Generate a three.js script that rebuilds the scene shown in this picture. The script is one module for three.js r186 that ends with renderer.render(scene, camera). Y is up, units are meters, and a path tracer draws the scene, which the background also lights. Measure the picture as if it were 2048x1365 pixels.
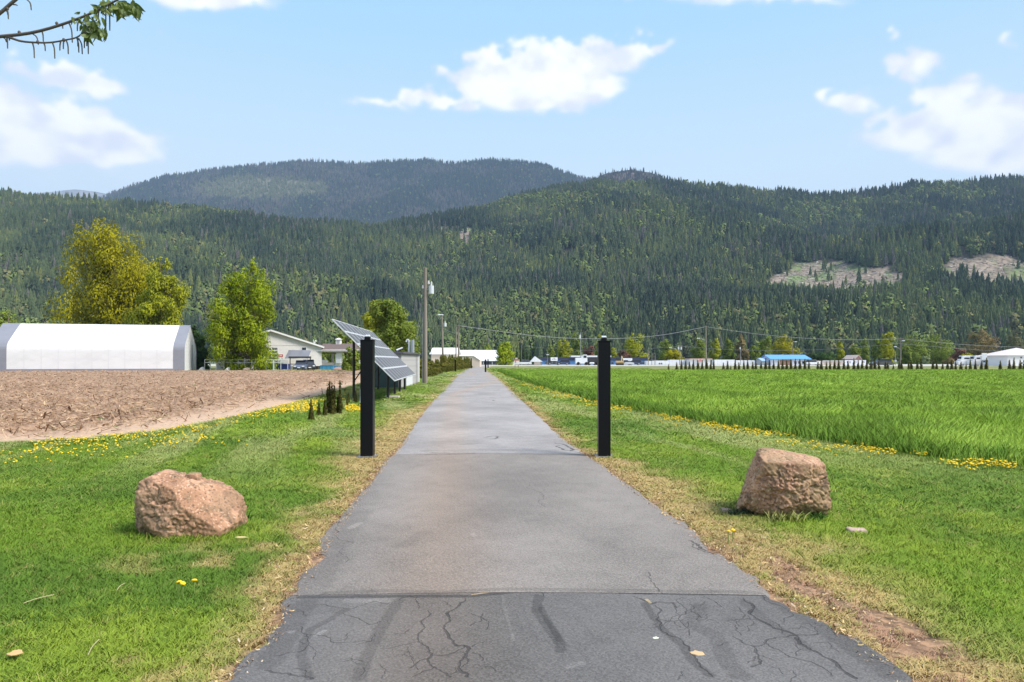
import * as THREE from 'three';
import { mergeGeometries } from 'three/addons/utils/BufferGeometryUtils.js';
import { RoundedBoxGeometry } from 'three/addons/geometries/RoundedBoxGeometry.js';

// ---------- camera, sky, sun, exposure ----------
const F = 1365, HY = 720, EYE = 1.6;               // focal length and horizon row of the 2048 x 1365 photograph, eye height
const scene = new THREE.Scene();
const camera = new THREE.PerspectiveCamera(53.13, 2048 / 1365, 0.1, 30000);
camera.position.set(0, EYE, 0);
camera.lookAt(0, EYE, -10);
camera.setViewOffset(2048, 1365, 0, -37.5, 2048, 1365);
const renderer = new THREE.WebGLRenderer({ antialias: true });
renderer.toneMapping = THREE.LinearToneMapping;
renderer.toneMappingExposure = 1.72;
renderer.shadowMap.enabled = true;
const sun = new THREE.DirectionalLight(new THREE.Color(1, 0.95, 0.89), 4.0);
sun.position.set(62, 74, 24);
sun.castShadow = true; sun.shadow.radius = 38;
sun.shadow.mapSize.set(4096, 4096);
Object.assign(sun.shadow.camera, { left: -120, right: 120, top: 120, bottom: -120, near: 1, far: 400 });
scene.add(sun); scene.add(sun.target);
scene.fog = new THREE.FogExp2(new THREE.Color(0.46, 0.67, 1.0), 0.000075);

// ---------- seeded randomness and noise ----------
function rngOf(seed) { let a = seed >>> 0; return () => { a = (a + 0x6D2B79F5) | 0; let t = Math.imul(a ^ (a >>> 15), 1 | a); t = (t + Math.imul(t ^ (t >>> 7), 61 | t)) ^ t; return ((t ^ (t >>> 14)) >>> 0) / 4294967296; }; }
const PERM = new Uint8Array(512); { const r = rngOf(77), p = [...Array(256).keys()]; for (let i = 255; i > 0; i--) { const j = (r() * (i + 1)) | 0; [p[i], p[j]] = [p[j], p[i]]; } for (let i = 0; i < 512; i++) PERM[i] = p[i & 255]; }
const fade = (t) => t * t * (3 - 2 * t);
function n2(x, y) { const i = Math.floor(x), j = Math.floor(y), u = fade(x - i), v = fade(y - j), X = i & 255, Y = j & 255, a = PERM[X] + Y, b = PERM[X + 1] + Y; return ((PERM[a] * (1 - u) + PERM[b] * u) * (1 - v) + (PERM[a + 1] * (1 - u) + PERM[b + 1] * u) * v) / 255; }
function n3(x, y, z) { const k = Math.floor(z), w = fade(z - k), o = PERM[k & 255] * 3.7, p = PERM[(k + 1) & 255] * 3.7; return n2(x + o, y + o) * (1 - w) + n2(x + p, y + p) * w; }
function fbm2(x, y, o = 4) { let s = 0, a = 0.5, t = 0; for (let i = 0; i < o; i++) { s += a * n2(x, y); t += a; x = x * 2.03 + 17.1; y = y * 2.03 + 5.3; a *= 0.5; } return s / t; }
function fbm3(x, y, z, o = 4) { let s = 0, a = 0.5, t = 0; for (let i = 0; i < o; i++) { s += a * n3(x, y, z); t += a; x = x * 2.03 + 17.1; y = y * 2.03 + 5.3; z = z * 2.03 + 3.1; a *= 0.5; } return s / t; }
const clamp = (x, a = 0, b = 1) => Math.min(b, Math.max(a, x));
const ss = (a, b, x) => { const t = clamp((x - a) / (b - a)); return t * t * (3 - 2 * t); };
const lerp = (a, b, t) => a + (b - a) * t;
const mix3 = (a, b, t) => [lerp(a[0], b[0], t), lerp(a[1], b[1], t), lerp(a[2], b[2], t)];
function table(pts) { return (x) => { if (x <= pts[0][0]) return pts[0][1]; for (let i = 1; i < pts.length; i++) if (x <= pts[i][0]) return lerp(pts[i - 1][1], pts[i][1], (x - pts[i - 1][0]) / (pts[i][0] - pts[i - 1][0])); return pts[pts.length - 1][1]; }; }
function smoothTable(pts) { return (x) => { if (x <= pts[0][0]) return pts[0][1]; for (let i = 1; i < pts.length; i++) if (x <= pts[i][0]) { const t = (x - pts[i - 1][0]) / (pts[i][0] - pts[i - 1][0]); return lerp(pts[i - 1][1], pts[i][1], 0.5 * t + 0.5 * fade(t)); } return pts[pts.length - 1][1]; }; }

// photo pixel -> world: on the ground, or at a known depth
const G = (px, py) => { const d = EYE * F / (py - HY); return [(px - 1024) / F * d, d]; };
const dOf = (py) => EYE * F / (py - HY);
const P = (px, py, d) => new THREE.Vector3((px - 1024) / F * d, EYE + (HY - py) / F * d, -d);
const X = (px, d) => (px - 1024) / F * d;
const Yp = (py, d) => EYE + (HY - py) / F * d;

// ---------- sky: air and clouds ----------
{
  const SKY = 0.755, W = 2048, H = 1024, data = new Float32Array(W * H * 4);
  // clouds seen in the photograph: centre, radii (in picture units = directions), strength
  const blobs = [[1090, 130, 90, 42, 1], [1030, 160, 80, 40, .95], [1200, 112, 110, 34, .95], [1280, 92, 60, 26, .9], [960, 178, 75, 28, .9], [860, 190, 95, 22, .8], [775, 203, 60, 14, .6], [1165, 172, 90, 38, 1], [1080, 205, 110, 26, .9], [945, 218, 40, 14, .7], [1330, 118, 30, 14, .5], [722, 210, 24, 12, .5],
    [1990, 245, 200, 66, 1.3], [1870, 258, 130, 46, 1.15], [2030, 285, 170, 60, 1.3], [2060, 300, 200, 45, 1], [2120, 210, 100, 50, 1], [1850, 130, 46, 30, .8], [1830, 160, 26, 12, .6], [1705, 208, 48, 22, .7], [1940, 158, 34, 14, .6], [2026, 82, 26, 15, .6], [1797, 77, 15, 9, .5], [1725, 300, 16, 8, .4],
    [60, 262, 170, 58, 1.3], [190, 285, 120, 38, 1.1], [250, 270, 40, 26, .7], [20, 300, 120, 36, .8], [-60, 250, 160, 70, 1], [120, 150, 70, 26, .85], [190, 172, 70, 22, .8], [240, 186, 30, 8, .4], [285, 52, 16, 14, .4], [40, 115, 16, 10, .45], [430, -6, 150, 26, .9], [330, -8, 70, 16, .6], [1500, -14, 210, 24, .8], [1240, -16, 60, 14, .5], [345, 312, 16, 7, .3], [675, 215, 14, 6, .35], [1270, 208, 22, 8, .3]];
  for (let j = 0; j < H; j++) {
    const el = (j + 0.5) / H * Math.PI - Math.PI / 2, ce = Math.cos(el), y = Math.sin(el);
    for (let i = 0; i < W; i++) {
      const az = ((i + 0.5) / W - 0.5) * 2 * Math.PI, x = Math.cos(az) * ce, z = Math.sin(az) * ce, o = (j * W + i) * 4;
      const e = clamp(y, 0, 1);
      // air: pale near the horizon, bluer with height
      let c = mix3([0.78, 0.89, 0.93], [0.36, 0.62, 0.86], ss(0.12, 0.50, e));
      c = mix3(c, [0.24, 0.46, 0.80], ss(0.45, 1.0, e));
      let d = 0;
      if (y > 0.01) {
        const fine = fbm3(x * 16 + 3, y * 26, z * 16, 5), wisp = fbm3(x * 46 + 9, y * 60, z * 46, 4);
        let inFrame = 0;
        if (z < -0.3) {
          const px = 1024 + F * x / -z, py = HY - F * y / -z;
          inFrame = ss(-260, -60, px) * ss(2300, 2110, px) * ss(-170, -40, py);
          const wx = px + (fine - 0.5) * 150 + (wisp - 0.5) * 70, wy = py + (wisp - 0.5) * 56 + (fine - 0.5) * 60;
          let g = 0;
          for (const [bx, by, rx, ry, s] of blobs) { const q = ((wx - bx) / rx) ** 2 + ((wy - by) / ry) ** 2; if (q < 6) g = Math.max(g, s * Math.exp(-q * 0.9)) + 0.12 * s * Math.exp(-q); }
          d = ss(0.30, 0.74, g * 1.08 + (wisp - 0.5) * 0.72 + (fine - 0.5) * 0.3) * inFrame;
          // thin grey veil low on the left
          d = Math.max(d, 0.20 * inFrame * Math.exp(-(((px - 190) / 190) ** 2) - (((py - 352) / 46) ** 2)));
        }
        const s = 1 / (y + 0.22), cov = fbm2(x * s * 2.6 + 40, z * s * 2.6 + 11, 5);
        const out = ss(0.50, 0.68, cov + (wisp - 0.5) * 0.16) * ss(0.02, 0.2, y) * 0.9;
        d = d + out * (1 - inFrame);
        d = clamp(d);
        const body = [1.10, 1.07, 1.04];
        c = mix3(c, mix3([0.80, 0.81, 0.88], body, ss(0.30, 0.66, fbm3(x * 30 + 5, y * 44, z * 30, 4)) * ss(0.0, 0.8, d + 0.2)), d * 0.95);
      }
      if (y < 0) c = mix3(c, [0.16, 0.19, 0.13], ss(0, 0.06, -y));
      data[o] = c[0] * SKY; data[o + 1] = c[1] * SKY; data[o + 2] = c[2] * SKY; data[o + 3] = 1;
    }
  }
  const t = new THREE.DataTexture(data, W, H, THREE.RGBAFormat, THREE.FloatType);
  t.mapping = THREE.EquirectangularReflectionMapping; t.magFilter = THREE.LinearFilter; t.minFilter = THREE.LinearFilter; t.wrapS = THREE.RepeatWrapping; t.needsUpdate = true;
  scene.background = t; scene.environment = t;
}

// ---------- helpers ----------
const lin = (hex) => { const c = new THREE.Color(hex); return [c.r, c.g, c.b]; };
const matCache = new Map();
function M(color, rough = 0.8, metal = 0, extra = {}) {
  const key = JSON.stringify([color, rough, metal]);
  if (Object.keys(extra).length === 0 && matCache.has(key)) return matCache.get(key);
  const m = new THREE.MeshPhysicalMaterial({ roughness: rough, metalness: metal, side: THREE.DoubleSide, ...extra });
  if (Array.isArray(color)) m.color.setRGB(...color); else m.color.set(color);
  if (Object.keys(extra).length === 0) matCache.set(key, m);
  return m;
}
const VC = (rough = 0.9, extra = {}) => new THREE.MeshStandardMaterial({ vertexColors: true, roughness: rough, side: THREE.DoubleSide, ...extra });
const names = new Map();
function numbered(n) { const k = names.get(n) ?? 0; names.set(n, k + 1); return k ? `${n}_${String(k).padStart(3, '0')}` : n; }
function finish(o) { o.traverse((m) => { if (m.isMesh) { m.castShadow = true; m.receiveShadow = true; } }); return o; }
function clean(g) { let q = g.index ? g.toNonIndexed() : g; if (!q.attributes.normal) q.computeVertexNormals(); for (const k of Object.keys(q.attributes)) if (!['position', 'normal', 'uv', 'color'].includes(k)) q.deleteAttribute(k); return q; }
function join(gs) {
  if (!Array.isArray(gs)) return gs;
  if (gs.length === 1) return gs[0];
  const qs = gs.map(clean), hasUv = qs.every((g) => g.attributes.uv), hasC = qs.every((g) => g.attributes.color);
  for (const g of qs) { if (!hasUv) g.deleteAttribute('uv'); if (!hasC) g.deleteAttribute('color'); }
  return mergeGeometries(qs);
}
function thing(name, label, category, pos, group) { const o = new THREE.Group(); o.name = numbered(name); o.position.copy(pos); o.userData = { label, category }; if (group) o.userData.group = group; scene.add(o); return o; }
// geometry is written in world coordinates and moved to the thing's base
function part(t, name, gs, mat, parent, label) { const g = join(gs); g.translate(-t.position.x, -t.position.y, -t.position.z); const m = new THREE.Mesh(g, mat); m.name = name; m.castShadow = m.receiveShadow = true; if (label) m.userData.label = label; (parent ?? t).add(m); return m; }
function solo(name, label, category, gs, mat, pos, group) { const g = join(gs); g.translate(-pos.x, -pos.y, -pos.z); const m = new THREE.Mesh(g, mat); m.name = numbered(name); m.position.copy(pos); m.castShadow = m.receiveShadow = true; m.userData = { label, category }; if (group) m.userData.group = group; scene.add(m); return m; }
function structure(name, gs, mat) { const m = new THREE.Mesh(join(gs), mat); m.name = numbered(name); m.userData.kind = 'structure'; m.castShadow = m.receiveShadow = true; scene.add(m); return m; }
function again(src, pos, turn = 0, scale = 1, label, group) { const c = src.clone(); c.name = numbered(src.name.replace(/_\d{3}$/, '')); c.position.copy(pos); c.rotation.y = turn; if (Array.isArray(scale)) c.scale.set(...scale); else c.scale.setScalar(scale); c.userData = { ...src.userData }; if (label) c.userData.label = label; if (group) c.userData.group = group; scene.add(c); return c; }
function stuff(name, geo, mat, list, label, category) {   // list of { m: Matrix4, c: [r, g, b] }
  const im = new THREE.InstancedMesh(geo, mat, list.length), c = new THREE.Color();
  list.forEach((q, i) => { im.setMatrixAt(i, q.m); if (q.c) im.setColorAt(i, c.setRGB(...q.c)); });
  im.name = numbered(name); im.userData = { kind: 'stuff', label, category }; im.castShadow = im.receiveShadow = true; scene.add(im); return im;
}
const _e = new THREE.Euler(), _q = new THREE.Quaternion(), _v = new THREE.Vector3(), _s = new THREE.Vector3();
const TR = (x, y, z, ry = 0, s = 1, rx = 0, rz = 0) => new THREE.Matrix4().compose(_v.set(x, y, z), _q.setFromEuler(_e.set(rx, ry, rz, 'YXZ')), Array.isArray(s) ? _s.set(...s) : _s.set(s, s, s));
const box = (w, h, d, x, y, z, r = 0) => { const g = r ? new RoundedBoxGeometry(w, h, d, 2, r) : new THREE.BoxGeometry(w, h, d); g.translate(x, y, z); return g; };
const V = (x, y, z) => new THREE.Vector3(x, y, z);
function bar(a, b, r0, r1 = r0, n = 8) { const dir = b.clone().sub(a), g = new THREE.CylinderGeometry(r1, r0, dir.length(), n, 1); g.applyQuaternion(new THREE.Quaternion().setFromUnitVectors(V(0, 1, 0), dir.clone().normalize())); g.translate((a.x + b.x) / 2, (a.y + b.y) / 2, (a.z + b.z) / 2); return g; }
function tube(pts, r, n = 6, seg = 24, r1 = r) {
  const g = new THREE.TubeGeometry(new THREE.CatmullRomCurve3(pts), seg, r, n, false);
  if (r1 !== r) { const c = new THREE.CatmullRomCurve3(pts), p = g.attributes.position; for (let i = 0; i <= seg; i++) { const q = c.getPointAt(i / seg), k = lerp(1, r1 / r, i / seg); for (let j = 0; j <= n; j++) { const o = i * (n + 1) + j; p.setXYZ(o, q.x + (p.getX(o) - q.x) * k, q.y + (p.getY(o) - q.y) * k, q.z + (p.getZ(o) - q.z) * k); } } }
  return g;
}
// a box whose front face is the photo rectangle x0..x1, y0..y1 at depth d, reaching back th metres; dz brings it forward
function slab(d, x0, y0, x1, y1, th, dz = 0, r = 0) { const a = P(x0, y1, d), b = P(x1, y0, d); return box(b.x - a.x, b.y - a.y, th, (a.x + b.x) / 2, (a.y + b.y) / 2, -d + dz - th / 2, r); }
function prism(pts, depth, bevel = 0) { const s = new THREE.Shape(pts.map(([a, b]) => new THREE.Vector2(a, b))); return new THREE.ExtrudeGeometry(s, { depth, bevelEnabled: bevel > 0, bevelSize: bevel, bevelThickness: bevel, bevelSegments: 2, curveSegments: 6 }); }
function grainTex(size, seed, lo, hi, fx = 8, fy = 8, oct = 5) {   // tileable-looking neutral grain that multiplies a base colour
  const d = new Uint8Array(size * size * 4), r = rngOf(seed);
  for (let j = 0; j < size; j++) for (let i = 0; i < size; i++) { const u = i / size, v = j / size, a = fbm2(u * fx + seed, v * fy, oct), b = fbm2((u - 1) * fx + seed, v * fy, oct), c = fbm2(u * fx + seed, (v - 1) * fy, oct); let n = a + (b - a) * ss(0.8, 1, u); n += (c - a) * ss(0.8, 1, v); const q = clamp(lerp(lo, hi, n) + (r() - 0.5) * 0.04) * 255; const o = (j * size + i) * 4; d[o] = d[o + 1] = d[o + 2] = q; d[o + 3] = 255; }
  const t = new THREE.DataTexture(d, size, size); t.colorSpace = THREE.SRGBColorSpace; t.wrapS = t.wrapT = THREE.RepeatWrapping; t.magFilter = THREE.LinearFilter; t.minFilter = THREE.LinearMipmapLinearFilter; t.generateMipmaps = true; t.needsUpdate = true; return t;
}

// ---------- the land: edges read from the photograph on flat ground ----------
const byDepth = (pts) => table(pts.map(([px, py]) => { const [x, d] = G(px, py); return [d, x]; }).sort((a, b) => a[0] - b[0]));
const roadLeftPts = [[480, 1365], [545, 1275], [592, 1195], [650, 1095], [702, 1020], [745, 962], [776, 918], [790, 909], [813, 880], [846, 830], [878, 790], [904, 762], [924, 745], [937, 737.5]];
const roadRightPts = [[1800, 1365], [1690, 1283], [1540, 1190], [1400, 1082], [1290, 1000], [1200, 930], [1168, 909], [1120, 876], [1064, 822], [1020, 780], [995, 757], [978, 745], [968, 737.5]];
const ext = (f, d0) => (d) => (d < d0 ? f(d0) + (d - d0) * (f(d0 + 1) - f(d0)) : f(d));
const roadL = ext(byDepth(roadLeftPts), 3.4), roadR = ext(byDepth(roadRightPts), 3.4);
const plowEdge = [[-1500, 940], [-300, 905], [0, 890], [160, 882], [330, 864], [450, 841], [560, 815], [640, 796], [700, 776], [735, 766], [752, 757], [745, 750], [720, 746]].map(([a, b]) => G(a, b));
const cropEdge = [[2900, 1040], [2048, 938], [1850, 918], [1640, 884], [1480, 860], [1330, 834], [1240, 815], [1160, 796], [1090, 777], [1040, 762], [1012, 750], [999, 743.5]].map(([a, b]) => G(a, b));
function polySD(poly, x, d) { let m = 1e9, inside = false; for (let i = 0, j = poly.length - 1; i < poly.length; j = i++) { const [ax, ay] = poly[j], [bx, by] = poly[i], ux = bx - ax, uy = by - ay, t = clamp(((x - ax) * ux + (d - ay) * uy) / (ux * ux + uy * uy)), q = Math.hypot(x - ax - t * ux, d - ay - t * uy); if (q < m) m = q; if ((ay > d) !== (by > d) && x < (bx - ax) * (d - ay) / (by - ay) + ax) inside = !inside; } return inside ? m : -m; }
const PLOW_FAR = 99.5, CROP_FAR = 88;
const plowPoly = [...plowEdge, [plowEdge.at(-1)[0], PLOW_FAR], [-170, PLOW_FAR], [-170, plowEdge[0][1]]];
const cropPoly = [...cropEdge, [X(999, CROP_FAR), CROP_FAR], [170, CROP_FAR], [170, cropEdge[0][1]]];
const plowSD = (x, d) => polySD(plowPoly, x, d), cropSD = (x, d) => polySD(cropPoly, x, d);

// lawn colour: what grows there (green, dry straw, bare soil), no light
const GREENS = [[0.158, 0.270, 0.014], [0.105, 0.205, 0.013], [0.238, 0.335, 0.024], [0.335, 0.378, 0.115]];
const DRY = [0.52, 0.375, 0.150], SOIL = [0.36, 0.205, 0.125];
function lawnState(x, d) {
  const eL = roadL(d) - x, eR = x - roadR(d), left = eL > 0, e = Math.max(eL, eR), n = fbm2(x * 1.7 + 30, d * 1.7, 4), m = fbm2(x * 5.1, d * 5.1 + 9, 3);
  let w = left ? (d < 6 ? 0.34 : d < 9 ? lerp(0.34, 0.62, (d - 6) / 3) : d < 12 ? 0.75 : d < 22 ? 1.05 : 0.5) : (d < 6 ? 0.92 : d < 11 ? lerp(0.92, 0.60, (d - 6) / 5) : 0.36);
  let dry = ss(w * 1.5, w * 0.45, e + (n - 0.5) * 1.1 * Math.min(1, w * 2) + (m - 0.5) * 0.35);
  if (left && d < 6) dry = Math.max(dry, ss(0.60, 0.72, n + (m - 0.5) * 0.5) * ss(2.2, 0.8, e) * 0.8);
  if (d > 12 && left) dry *= ss(0.36, 0.52, fbm2(x * 0.9, d * 0.34 + 7, 3) + ss(26, 14, d) * 0.14);
  let soil = ss(0.15, 0.02, e + (m - 0.5) * 0.16);
  if (!left) soil = Math.max(soil, ss(6.6, 5.2, d) * ss(0.30, 0.14, Math.abs(e - 0.30 - (n - 0.5) * 0.5)) * ss(0.32, 0.50, m));
  return { e, left, dry: clamp(dry), soil: clamp(soil), n, m };
}
function lawnColor(x, d, r = 0.5) {
  const s = lawnState(x, d), big = fbm2(x * 0.45 + 3, d * 0.45 + 50, 3);
  let c = mix3(GREENS[1], GREENS[0], ss(0.32, 0.6, big + (r - 0.5) * 0.3)); c = mix3(c, GREENS[2], ss(0.52, 0.72, fbm2(x * 0.8 + 80, d * 0.8, 3) + (r - 0.5) * 0.35));
  const rx = x + 0.08 * d, stripe = fbm2(rx * 1.5 + d * 0.22, d * 0.17 + 21, 4);               // mown streaks run with the drive
  c = mix3(c, GREENS[3], ss(0.44, 0.64, stripe + (r - 0.5) * 0.14) * ss(7.5, 13, d) * 0.85);
  c = mix3(c, DRY, s.dry * 0.88); c = mix3(c, SOIL, s.soil * 0.9);
  return [c, s];
}

// ground sheet out to the hills
{
  const g = new THREE.PlaneGeometry(26000, 26000, 1, 1); g.rotateX(-Math.PI / 2); g.translate(0, -0.30, -6000);
  structure('ground', g, M([0.10, 0.15, 0.05], 1));
}
function axis(list) { const out = []; for (const [a, b, s] of list) for (let v = a; v < b - 1e-6; v += s) out.push(v); out.push(list.at(-1)[1]); return out; }
function sheet(xs, ds, fn, uvScale = 1) {   // fn(x, d) -> [y, [r, g, b]]
  const pos = [], col = [], uv = [], idx = [], nx = xs.length;
  for (const d of ds) for (const x of xs) { const [y, c] = fn(x, d); pos.push(x, y, -d); col.push(...c); uv.push(x * uvScale, d * uvScale); }
  for (let j = 0; j < ds.length - 1; j++) for (let i = 0; i < nx - 1; i++) { const a = j * nx + i, b = a + 1, c = a + nx, e = c + 1; idx.push(a, b, c, b, e, c); }
  const g = new THREE.BufferGeometry(); g.setAttribute('position', new THREE.Float32BufferAttribute(pos, 3)); g.setAttribute('color', new THREE.Float32BufferAttribute(col, 3)); g.setAttribute('uv', new THREE.Float32BufferAttribute(uv, 2)); g.setIndex(idx); g.computeVertexNormals(); return g;
}
const turfTex = grainTex(1024, 5, 0.42, 1.25, 40, 40, 5);
{
  const xs = axis([[-180, -30, 6], [-30, -9, 0.6], [-9, 9, 0.09], [9, 30, 0.6], [30, 180.1, 6]]), ds = axis([[-14, 3, 0.8], [3, 14, 0.09], [14, 30, 0.22], [30, 90, 1], [90, 166, 4]]);
  const m = VC(1, { map: turfTex, bumpMap: turfTex, bumpScale: 0.02 });
  structure('lawn', sheet(xs, ds, (x, d) => { const [c, s] = lawnColor(x, d); return [(fbm2(x * 0.8, d * 0.8, 3) - 0.5) * 0.03 * ss(0.05, 0.8, s.e) - 0.012, mix3(c, SOIL, 0.25)]; }, 0.5), m);
}

// ---------- asphalt drive in three pours ----------
function asphalt(W, H, x0, d0, wid, len, base, paint, seed) {   // canvas of colour + height over a ground rectangle; paint(draw) adds cracks and stains
  const col = new Float32Array(W * H * 3), hgt = new Float32Array(W * H).fill(0.6), r = rngOf(seed);
  for (let j = 0; j < H; j++) for (let i = 0; i < W; i++) {
    const x = x0 + i / W * wid, d = d0 + j / H * len, o = j * W + i;
    const big = fbm2(x * 0.9 + seed, d * 0.55, 4) - 0.5, mid = fbm2(x * 6, d * 6 + seed, 3) - 0.5, gr = n2(x * 110, d * 110) - 0.5, sp = r();
    const wheel = Math.exp(-(((x + 0.08 * d + 0.16) / 0.42) ** 2));                       // rusty brown film between the wheel tracks
    let k = 1 + big * 0.62 + mid * 0.22 + gr * 0.50 + (sp - 0.5) * 0.36; if (sp > 0.992) k += 0.9; if (sp < 0.012) k -= 0.35;
    col[o * 3] = base[0] * k * (1 + 0.12 * wheel); col[o * 3 + 1] = base[1] * k; col[o * 3 + 2] = base[2] * k * (1 - 0.10 * wheel); hgt[o] = 0.6 + gr * 0.5 + (sp - 0.5) * 0.3;
  }
  const stamp = (x, d, rad, fn) => { const ci = (x - x0) / wid * W, cj = (d - d0) / len * H, ri = rad / wid * W, rj = rad / len * H; for (let j = Math.max(0, Math.floor(cj - rj)); j <= Math.min(H - 1, cj + rj); j++) for (let i = Math.max(0, Math.floor(ci - ri)); i <= Math.min(W - 1, ci + ri); i++) { const q = Math.hypot((i - ci) / ri, (j - cj) / rj); if (q < 1) fn(j * W + i, 1 - q); } };
  const crack = (pts, w0 = 0.006, deep = 0.85) => { const w = w0 * 1.05; let p = pts.map(([a, b]) => G(a, b)); for (let k = 0; k < 4; k++) { const q = [p[0]]; for (let i = 1; i < p.length; i++) { const [ax, ay] = p[i - 1], [bx, by] = p[i], L = Math.hypot(bx - ax, by - ay); q.push([(ax + bx) / 2 + (r() - 0.5) * L * 0.34, (ay + by) / 2 + (r() - 0.5) * L * 0.34], p[i]); } p = q; } for (let i = 1; i < p.length; i++) { const L = Math.hypot(p[i][0] - p[i - 1][0], p[i][1] - p[i - 1][1]), n = Math.max(1, Math.ceil(L / 0.002)), ww = w * (0.45 + 0.9 * n2(i * 0.7, seed)); for (let k = 0; k < n; k++) { const t = k / n; stamp(lerp(p[i - 1][0], p[i][0], t), lerp(p[i - 1][1], p[i][1], t), ww, (o, f) => { const m = 1 - deep * Math.min(1, f * 2) * 0.35; if (hgt[o] > 0.12) { col[o * 3] *= m; col[o * 3 + 1] *= m; col[o * 3 + 2] *= m; } hgt[o] = Math.min(hgt[o], 0.55 - 0.5 * Math.min(1, f * 2)); }); } } };
  const smear = (pts, w, gain) => { const p = pts.map(([a, b]) => G(a, b)), hit = new Float32Array(W * H); for (let i = 1; i < p.length; i++) { const L = Math.hypot(p[i][0] - p[i - 1][0], p[i][1] - p[i - 1][1]), n = Math.ceil(L / 0.012); for (let k = 0; k < n; k++) { const t = k / n; stamp(lerp(p[i - 1][0], p[i][0], t), lerp(p[i - 1][1], p[i][1], t), w, (o, f) => { hit[o] = Math.max(hit[o], Math.min(1, f * 2.2)); }); } } for (let o = 0; o < W * H; o++) if (hit[o] > 0) { const i = o % W, j = (o / W) | 0, e = ss(0.05, 1.0, hit[o] + (fbm2(i * 0.04, j * 0.04, 3) - 0.5) * 1.1); const m = lerp(1, Array.isArray(gain) ? 1 : gain, e); if (Array.isArray(gain)) for (let c = 0; c < 3; c++) col[o * 3 + c] = lerp(col[o * 3 + c], gain[c], e * 0.8); else { col[o * 3] *= m; col[o * 3 + 1] *= m; col[o * 3 + 2] *= m; } } };
  paint?.({ crack, smear });
  const bytes = new Uint8Array(W * H * 4), hb = new Uint8Array(W * H * 4), s8 = (v) => { v = clamp(v); return 255 * (v <= 0.0031308 ? v * 12.92 : 1.055 * v ** (1 / 2.4) - 0.055); };
  for (let o = 0; o < W * H; o++) { for (let c = 0; c < 3; c++) { bytes[o * 4 + c] = s8(col[o * 3 + c]); hb[o * 4 + c] = clamp(hgt[o]) * 255; } bytes[o * 4 + 3] = hb[o * 4 + 3] = 255; }
  const mk = (b, srgb) => { const t = new THREE.DataTexture(b, W, H); if (srgb) t.colorSpace = THREE.SRGBColorSpace; t.wrapS = t.wrapT = THREE.MirroredRepeatWrapping; t.magFilter = THREE.LinearFilter; t.minFilter = THREE.LinearMipmapLinearFilter; t.generateMipmaps = true; t.needsUpdate = true; return t; };
  return new THREE.MeshStandardMaterial({ map: mk(bytes, true), bumpMap: mk(hb, false), bumpScale: 0.006, roughness: 0.93, side: THREE.DoubleSide });
}
function roadStrip(d0, d1, step, y, x0, t0, wid, len) {   // across: edge lip, 10 spans, edge lip
  const pos = [], uv = [], idx = [], rows = Math.ceil((d1 - d0) / step), nx = 13;
  for (let j = 0; j <= rows; j++) {
    const d = lerp(d0, d1, j / rows), jit = (k) => ((fbm2(d * 2.2 + k, k, 3) - 0.5) * 0.26 + (n2(d * 9 + k, 3) - 0.5) * 0.06) * (0.35 + 0.65 * ss(9, 5, d)) * ss(130, 30, d), L = roadL(d) + jit(3), R = roadR(d) + jit(41);
    for (let i = 0; i < nx; i++) { const lip = i === 0 || i === nx - 1, t = clamp((i - 1) / (nx - 3)), x = lip ? (i ? R + 0.05 : L - 0.05) : lerp(L, R, t); pos.push(x, lip ? -0.03 : y + 0.02 * Math.sin(Math.PI * t) + (fbm2(x * 0.9, d * 0.5, 2) - 0.5) * 0.008, -d); uv.push((x - x0) / wid, (d - t0) / len); }
  }
  for (let j = 0; j < rows; j++) for (let i = 0; i < nx - 1; i++) { const a = j * nx + i, b = a + 1, c = a + nx, e = c + 1; idx.push(a, b, c, b, e, c); }
  const g = new THREE.BufferGeometry(); g.setAttribute('position', new THREE.Float32BufferAttribute(pos, 3)); g.setAttribute('uv', new THREE.Float32BufferAttribute(uv, 2)); g.setIndex(idx); g.computeVertexNormals(); return g;
}
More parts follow.
